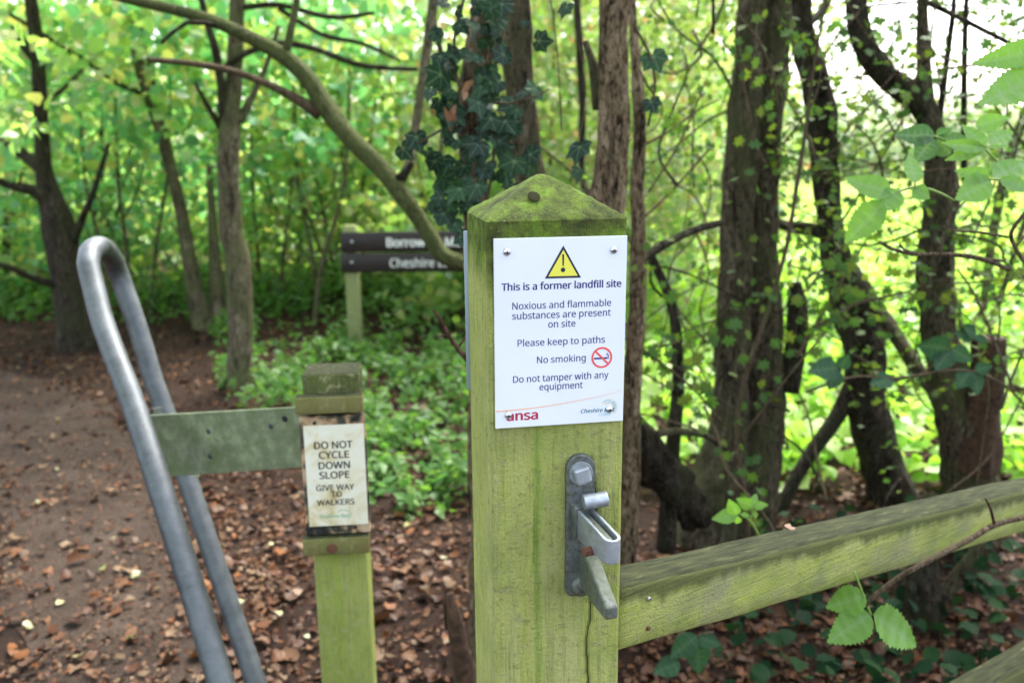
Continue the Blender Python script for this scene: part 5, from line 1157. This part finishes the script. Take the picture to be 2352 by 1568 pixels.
def elder_template(var):
    r_ = np.random.RandomState(70 + var); n = 26; V, Fc = [], []
    for i in range(n + 1):
        t_ = i / n; w_ = 0.30 * (math.sin(math.pi * min(1, t_ ** 0.72)) ** 0.85) * (1 - 0.15 * t_) + 0.004
        saw = 0.018 * ((i % 2) * 2 - 1) if 0.12 < t_ < 0.97 else 0
        bend = -0.10 * t_ * t_ + 0.02 * math.sin(t_ * 7 + var)
        for s_ in (-1, -0.5, 0, 0.5, 1):
            ww = w_ + (saw if abs(s_) == 1 else 0)
            V.append((s_ * ww * (1 + 0.05 * r_.normal() * (abs(s_) == 1) * 0.5), t_, bend + 0.16 * abs(s_) * w_ + (0.010 * math.sin(i * 1.05 + abs(s_)) if s_ else -0.006)))
    for i in range(n):
        for k in range(4): Fc.append((i * 5 + k, i * 5 + k + 1, (i + 1) * 5 + k + 1, (i + 1) * 5 + k))
    me = mesh(V, Fc); at = me.attributes.new('vein', 'FLOAT', 'POINT')
    at.data.foreach_set('value', np.array([1.0 if k == 2 else (0.85 if k in (1, 3) and i % 4 == 1 else (0.6 if k in (0, 4) and i % 4 == 3 else 0.0)) for i in range(n + 1) for k in range(5)], np.float32)); return me
elder_me = {}
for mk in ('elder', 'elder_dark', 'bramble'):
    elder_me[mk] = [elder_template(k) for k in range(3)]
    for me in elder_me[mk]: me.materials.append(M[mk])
def sprig(name, label, cat, stems, leaves, mk='elder', wide=1.0, group=None, stem_mat='stem_green', up=0.55):
    b = P(*stems[0][0][:3]); e = empty(name, b, 0, label, cat, group)
    for s_ in stems: link('stem', ptube(s_, 8, step=0.008, rough=0.06), M[stem_mat], e, True)
    for k, l in enumerate(leaves):
        Y_ = l[4] if len(l) > 4 else stems[0][0][2]; p0, p1 = P(l[0], l[1], Y_), P(l[2], l[3], Y_ - 0.015 * (1 if k % 2 else -1))
        place('leaf', elder_me[mk][k % 3], frame_leaf(p0, p1, cam_norm(0.22, up), None, wide * (l[5] if len(l) > 5 else 1.0)), e)
    return e
yr = rail_pt(2000, 1330)[0].y - 0.05
sprig('elder_sprig', 'bright green three-leaf elder sprig hanging in front of the fence rail', 'sprig', [[(1962, 1312, yr, 5), (1975, 1345, yr, 5), (1990, 1385, yr, 6), (2001, 1412, yr, 6)]], [(1988, 1366, 1896, 1396, yr, 1.25), (1998, 1410, 1902, 1476, yr, 1.15), (2003, 1409, 2117, 1484, yr, 0.95)])
tw = empty('elder_twig', P(2352, 1190, yr), 0, 'bare tan twig lying along the lower edge of the fence rail', 'twig')
link('stem', ptube([(1985, 1392, yr, 9), (2003, 1372, yr, 11), (2060, 1328, yr, 12), (2130, 1288, yr, 13), (2220, 1242, yr + 0.05, 13), (2282, 1206, yr + 0.09, 14), (2352, 1188, yr + 0.12, 12), (2430, 1176, yr + 0.16, 12)], 10, step=0.01, rough=0.10), M['twig'], tw, True)
link('stem', ptube([(2284, 1206, yr + 0.09, 8), (2276, 1170, yr + 0.08, 6), (2264, 1145, yr + 0.07, 4)], 8, step=0.01), M['twig_red'], tw, True)
link('stem', ptube([(1985, 1392, yr, 8), (1968, 1372, yr + 0.01, 6), (1960, 1340, yr + 0.01, 5)], 8, step=0.01), M['twig_red'], tw, True)
sprig('elder_sprig', 'small bright sprig of young leaves standing up behind the rail', 'sprig', [[(1744, 1232, 1.62, 6), (1730, 1205, 1.62, 6), (1712, 1186, 1.62, 5), (1700, 1180, 1.62, 4)], [(1722, 1195, 1.62, 5), (1728, 1178, 1.63, 4), (1727, 1164, 1.63, 4)]],
      [(1694, 1182, 1634, 1190), (1692, 1180, 1674, 1148), (1696, 1184, 1690, 1204), (1728, 1162, 1693, 1146), (1728, 1162, 1738, 1132), (1730, 1162, 1764, 1158), (1728, 1180, 1744, 1182), (1704, 1180, 1722, 1184)], wide=1.05)
sprig('elder_sprig', 'large green serrated elder leaves with a brown spot at the right', 'sprig', [[(2192, 462, 1.42, 6), (2150, 440, 1.42, 6), (2100, 430, 1.42, 6), (2048, 448, 1.42, 5), (2030, 468, 1.42, 5)], [(2100, 430, 1.42, 4), (2102, 416, 1.42, 4)]],
      [(2046, 446, 1943, 405, 1.42, 0.95), (2066, 440, 2016, 484, 1.42, 1.35), (2030, 466, 1938, 558, 1.40, 1.05), (2098, 432, 2136, 456, 1.42, 1.5), (2100, 420, 2093, 350, 1.43, 1.35)])
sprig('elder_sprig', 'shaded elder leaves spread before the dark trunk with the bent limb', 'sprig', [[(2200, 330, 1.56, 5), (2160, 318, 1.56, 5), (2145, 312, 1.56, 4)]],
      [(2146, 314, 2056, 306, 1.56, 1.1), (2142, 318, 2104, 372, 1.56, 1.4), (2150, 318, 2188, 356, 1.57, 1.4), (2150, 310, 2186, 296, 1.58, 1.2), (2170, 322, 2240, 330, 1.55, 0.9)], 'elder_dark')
sprig('elder_sprig', 'pale elder leaves seen edge on above the other sprigs', 'sprig', [[(2318, 402, 1.46, 5), (2290, 370, 1.46, 5), (2262, 342, 1.46, 4)]],
      [(2262, 338, 2212, 284, 1.46, 0.9), (2260, 342, 2166, 326, 1.46, 0.5), (2258, 344, 2170, 366, 1.46, 0.7), (2266, 340, 2320, 334, 1.46, 0.35), (2268, 330, 2330, 300, 1.5, 1.0), (2240, 290, 2320, 268, 1.6, 1.0)])
sprig('elder_sprig', 'elder leaves with torn tips at the right edge of the picture', 'sprig', [[(2400, 430, 1.4, 6), (2330, 415, 1.4, 5), (2270, 412, 1.4, 5)]],
      [(2272, 410, 2194, 390, 1.4, 0.9), (2274, 416, 2198, 456, 1.4, 1.3), (2280, 408, 2366, 368, 1.41, 1.0), (2296, 414, 2384, 436, 1.39, 0.8)])
sprig('elder_sprig', 'two large soft elder leaves at the upper right corner', 'sprig', [[(2440, 120, 1.05, 6), (2400, 140, 1.05, 6), (2380, 150, 1.05, 5)]],
      [(2400, 118, 2236, 142, 1.05, 0.75), (2400, 170, 2252, 234, 1.05, 0.9)])
tr = empty('reddish_twig', P(2312, 612, 1.5), 0, 'reddish bare twigs crossing below the elder leaves', 'twig')
for pl in ([(2020, 555, 1.5, 7), (2050, 572, 1.5, 8), (2100, 584, 1.5, 9), (2160, 584, 1.5, 10), (2220, 588, 1.5, 11), (2275, 600, 1.5, 12), (2318, 620, 1.5, 10)], [(2066, 562, 1.5, 5), (2090, 580, 1.5, 6), (2150, 584, 1.5, 7)], [(2182, 462, 1.5, 7), (2184, 490, 1.5, 7), (2170, 530, 1.5, 7), (2158, 582, 1.5, 8)], [(2184, 495, 1.5, 5), (2210, 470, 1.5, 4), (2224, 456, 1.5, 3)], [(2372, 470, 1.5, 9), (2345, 500, 1.5, 9), (2322, 535, 1.5, 9), (2330, 565, 1.5, 9), (2352, 600, 1.5, 10), (2400, 660, 1.5, 10)], [(2316, 545, 1.5, 6), (2260, 535, 1.5, 6), (2200, 530, 1.5, 5), (2170, 526, 1.5, 4)], [(2330, 570, 1.5, 6), (2352, 545, 1.5, 5), (2390, 520, 1.5, 5)], [(2310, 600, 1.5, 7), (2270, 596, 1.5, 8)]):
    link('stem', ptube(pl, 8, step=0.01, rough=0.12), M['twig'], tr, True)
br = empty('bramble', P(2100, 860, 2.2), 0, 'arching bramble with dark bluish leaves between the twisted trunk and the stump', 'bramble'); br.location.z = 0
for pl in ([(1850, 900, 2.2, 6), (1960, 865, 2.2, 6), (2060, 868, 2.2, 6), (2200, 850, 2.2, 6), (2300, 880, 2.2, 6), (2380, 960, 2.2, 6)], [(2200, 620, 2.2, 5), (2240, 680, 2.2, 6), (2290, 800, 2.2, 6), (2330, 900, 2.2, 6)], [(2352, 800, 2.2, 6), (2320, 880, 2.2, 6), (2300, 940, 2.2, 6)]):
    link('stem', ptube(pl, 7, step=0.02, rough=0.1), M['twig'], br, True)
for a in ((1925, 845, 1860, 850, 1.4), (1925, 850, 1905, 895, 1.5), (1930, 845, 1950, 815, 1.4), (2180, 800, 2110, 795, 1.3), (2180, 805, 2150, 850, 1.5), (2185, 800, 2235, 830, 1.3), (2230, 850, 2200, 890, 1.5), (2235, 855, 2250, 905, 1.5), (2240, 850, 2280, 840, 1.4), (2235, 770, 2195, 765, 1.2), (2240, 770, 2215, 745, 1.2), (2240, 772, 2270, 785, 1.2), (2050, 870, 2000, 880, 1.2)):
    p0, p1 = P(a[0], a[1], 2.2), P(a[2], a[3], 2.18); place('leaf', elder_me['bramble'][rs.randint(3)], frame_leaf(p0, p1, cam_norm(0.3, 0.4), None, a[4]), br)
br2 = empty('bramble', P(1600, 1500, 1.8), 0, 'dark bramble leaves low under the fence rail', 'bramble'); br2.location.z = 0
link('stem', ptube([(1500, 1640, 1.9, 6), (1560, 1500, 1.85, 6), (1610, 1455, 1.8, 5), (1640, 1450, 1.8, 4)], 7, step=0.02), M['twig'], br2, True)
for a in ((1600, 1460, 1540, 1510, 1.2), (1605, 1462, 1655, 1480, 1.3), (1600, 1465, 1605, 1550, 1.2), (1560, 1520, 1500, 1545, 1.2)):
    p0, p1 = P(a[0], a[1], 1.8), P(a[2], a[3], 1.78); place('leaf', elder_me['bramble'][rs.randint(3)], frame_leaf(p0, p1, cam_norm(0.3, 0.6), None, a[4]), br2)
# hawthorn twigs with lobed leaves in front of the trunks
lv, lf_ = TPL['lobed']; haw_me = npmesh(lv, lf_); haw_me.materials.append(M['lf_haw'])
def haw(label, stems, nleaf, Y_, s0, s1, mat='twig'):
    e = empty('hawthorn_twig', P(*stems[0][0][:3]), 0, label, 'twig', 'hawthorn twigs before the trunks')
    pool = []
    for s_ in stems:
        link('stem', ptube(s_, 7, step=0.02, rough=0.15), M[mat], e, True)
        c, _ = catmull([P(a, b, y) for a, b, y, _ in s_], [0] * len(s_), 0.01); pool += c
    for k in range(nleaf):
        p = pool[rs.randint(len(pool))] + Vector((rs.normal(0, 0.03), rs.normal(0, 0.03), rs.normal(0, 0.03)))
        a = rs.uniform(0, 6.28); d = Vector((math.cos(a), rs.normal(0, 0.4), math.sin(a) * 0.8 - 0.1)); L = rs.uniform(s0, s1)
        place('leaf', haw_me, frame_leaf(p, p + d, cam_norm(0.5, 0.5), L), e)
    return e
haw('long hawthorn stem rising across the double trunk', [[(1692, 1060, 2.45, 13), (1694, 960, 2.45, 12), (1720, 840, 2.45, 12), (1772, 690, 2.45, 11), (1808, 560, 2.45, 10), (1828, 440, 2.45, 10), (1850, 300, 2.45, 9), (1868, 160, 2.45, 8), (1890, 40, 2.45, 6), (1910, -60, 2.45, 5)], [(1700, 1010, 2.45, 8), (1760, 930, 2.42, 7), (1830, 840, 2.4, 6), (1900, 760, 2.4, 5)], [(1710, 1130, 2.45, 9), (1692, 1060, 2.45, 12)], [(1720, 1240, 2.5, 12), (1705, 1120, 2.46, 12), (1692, 1050, 2.45, 12)]], 46, 2.45, 0.025, 0.045)
haw('leafy hawthorn twig low between the post and the double trunk', [[(1460, 790, 2.3, 7), (1540, 850, 2.3, 6), (1600, 900, 2.3, 6), (1660, 970, 2.35, 5)], [(1500, 800, 2.3, 5), (1580, 780, 2.3, 4), (1640, 760, 2.3, 3)], [(1560, 720, 2.3, 4), (1600, 830, 2.3, 4), (1640, 900, 2.3, 4)]], 40, 2.3, 0.028, 0.048)
haw('leafy hawthorn twig across the twisted dark trunk', [[(1880, 750, 2.6, 8), (1960, 700, 2.6, 8), (2040, 680, 2.6, 7), (2100, 665, 2.6, 5), (2140, 640, 2.6, 3)], [(1830, 820, 2.6, 9), (1900, 700, 2.6, 8), (1960, 600, 2.6, 6), (2010, 520, 2.6, 4)], [(1960, 640, 2.6, 6), (1900, 620, 2.6, 5), (1850, 640, 2.6, 4)]], 60, 2.6, 0.028, 0.05)
haw('bare branching hawthorn twig above the post and before the yellow bush', [[(1466, 340, 2.35, 7), (1540, 300, 2.4, 6), (1600, 255, 2.45, 5), (1650, 230, 2.5, 4)], [(1490, 440, 2.4, 5), (1560, 330, 2.45, 5), (1620, 190, 2.5, 4)], [(1480, 500, 2.5, 6), (1560, 420, 2.6, 6), (1640, 330, 2.7, 5)]], 16, 2.4, 0.022, 0.04)
haw('hawthorn twig crossing the top of the double trunk', [[(1690, 60, 2.5, 8), (1700, 150, 2.5, 8), (1720, 260, 2.5, 8), (1735, 330, 2.5, 7), (1760, 380, 2.5, 6)], [(1690, 30, 2.45, 5), (1740, 90, 2.45, 5), (1775, 170, 2.45, 5), (1790, 260, 2.45, 4)], [(1705, 150, 2.5, 4), (1740, 165, 2.5, 4), (1800, 145, 2.5, 3)]], 26, 2.5, 0.025, 0.042)
haw('hawthorn twigs and small leaves at the upper right before the sky', [[(1900, 560, 2.7, 6), (1990, 420, 2.7, 6), (2070, 280, 2.7, 5), (2120, 120, 2.7, 4)], [(2230, 560, 2.5, 5), (2290, 400, 2.5, 5), (2320, 200, 2.5, 4), (2340, 60, 2.5, 4)], [(1800, 330, 2.6, 5), (1870, 230, 2.6, 5), (1900, 120, 2.6, 4), (1990, 10, 2.6, 3)]], 70, 2.6, 0.022, 0.04)
haw('short dark red twig left of the gate post', [[(1076, 830, 1.5, 12), (1050, 800, 1.5, 11), (1030, 770, 1.5, 10), (1012, 735, 1.5, 9), (995, 712, 1.5, 6)], [(1050, 800, 1.5, 6), (1074, 770, 1.52, 5)], [(1030, 770, 1.5, 6), (1000, 772, 1.5, 4)]], 0, 1.5, 0.03, 0.04, 'twig_red')
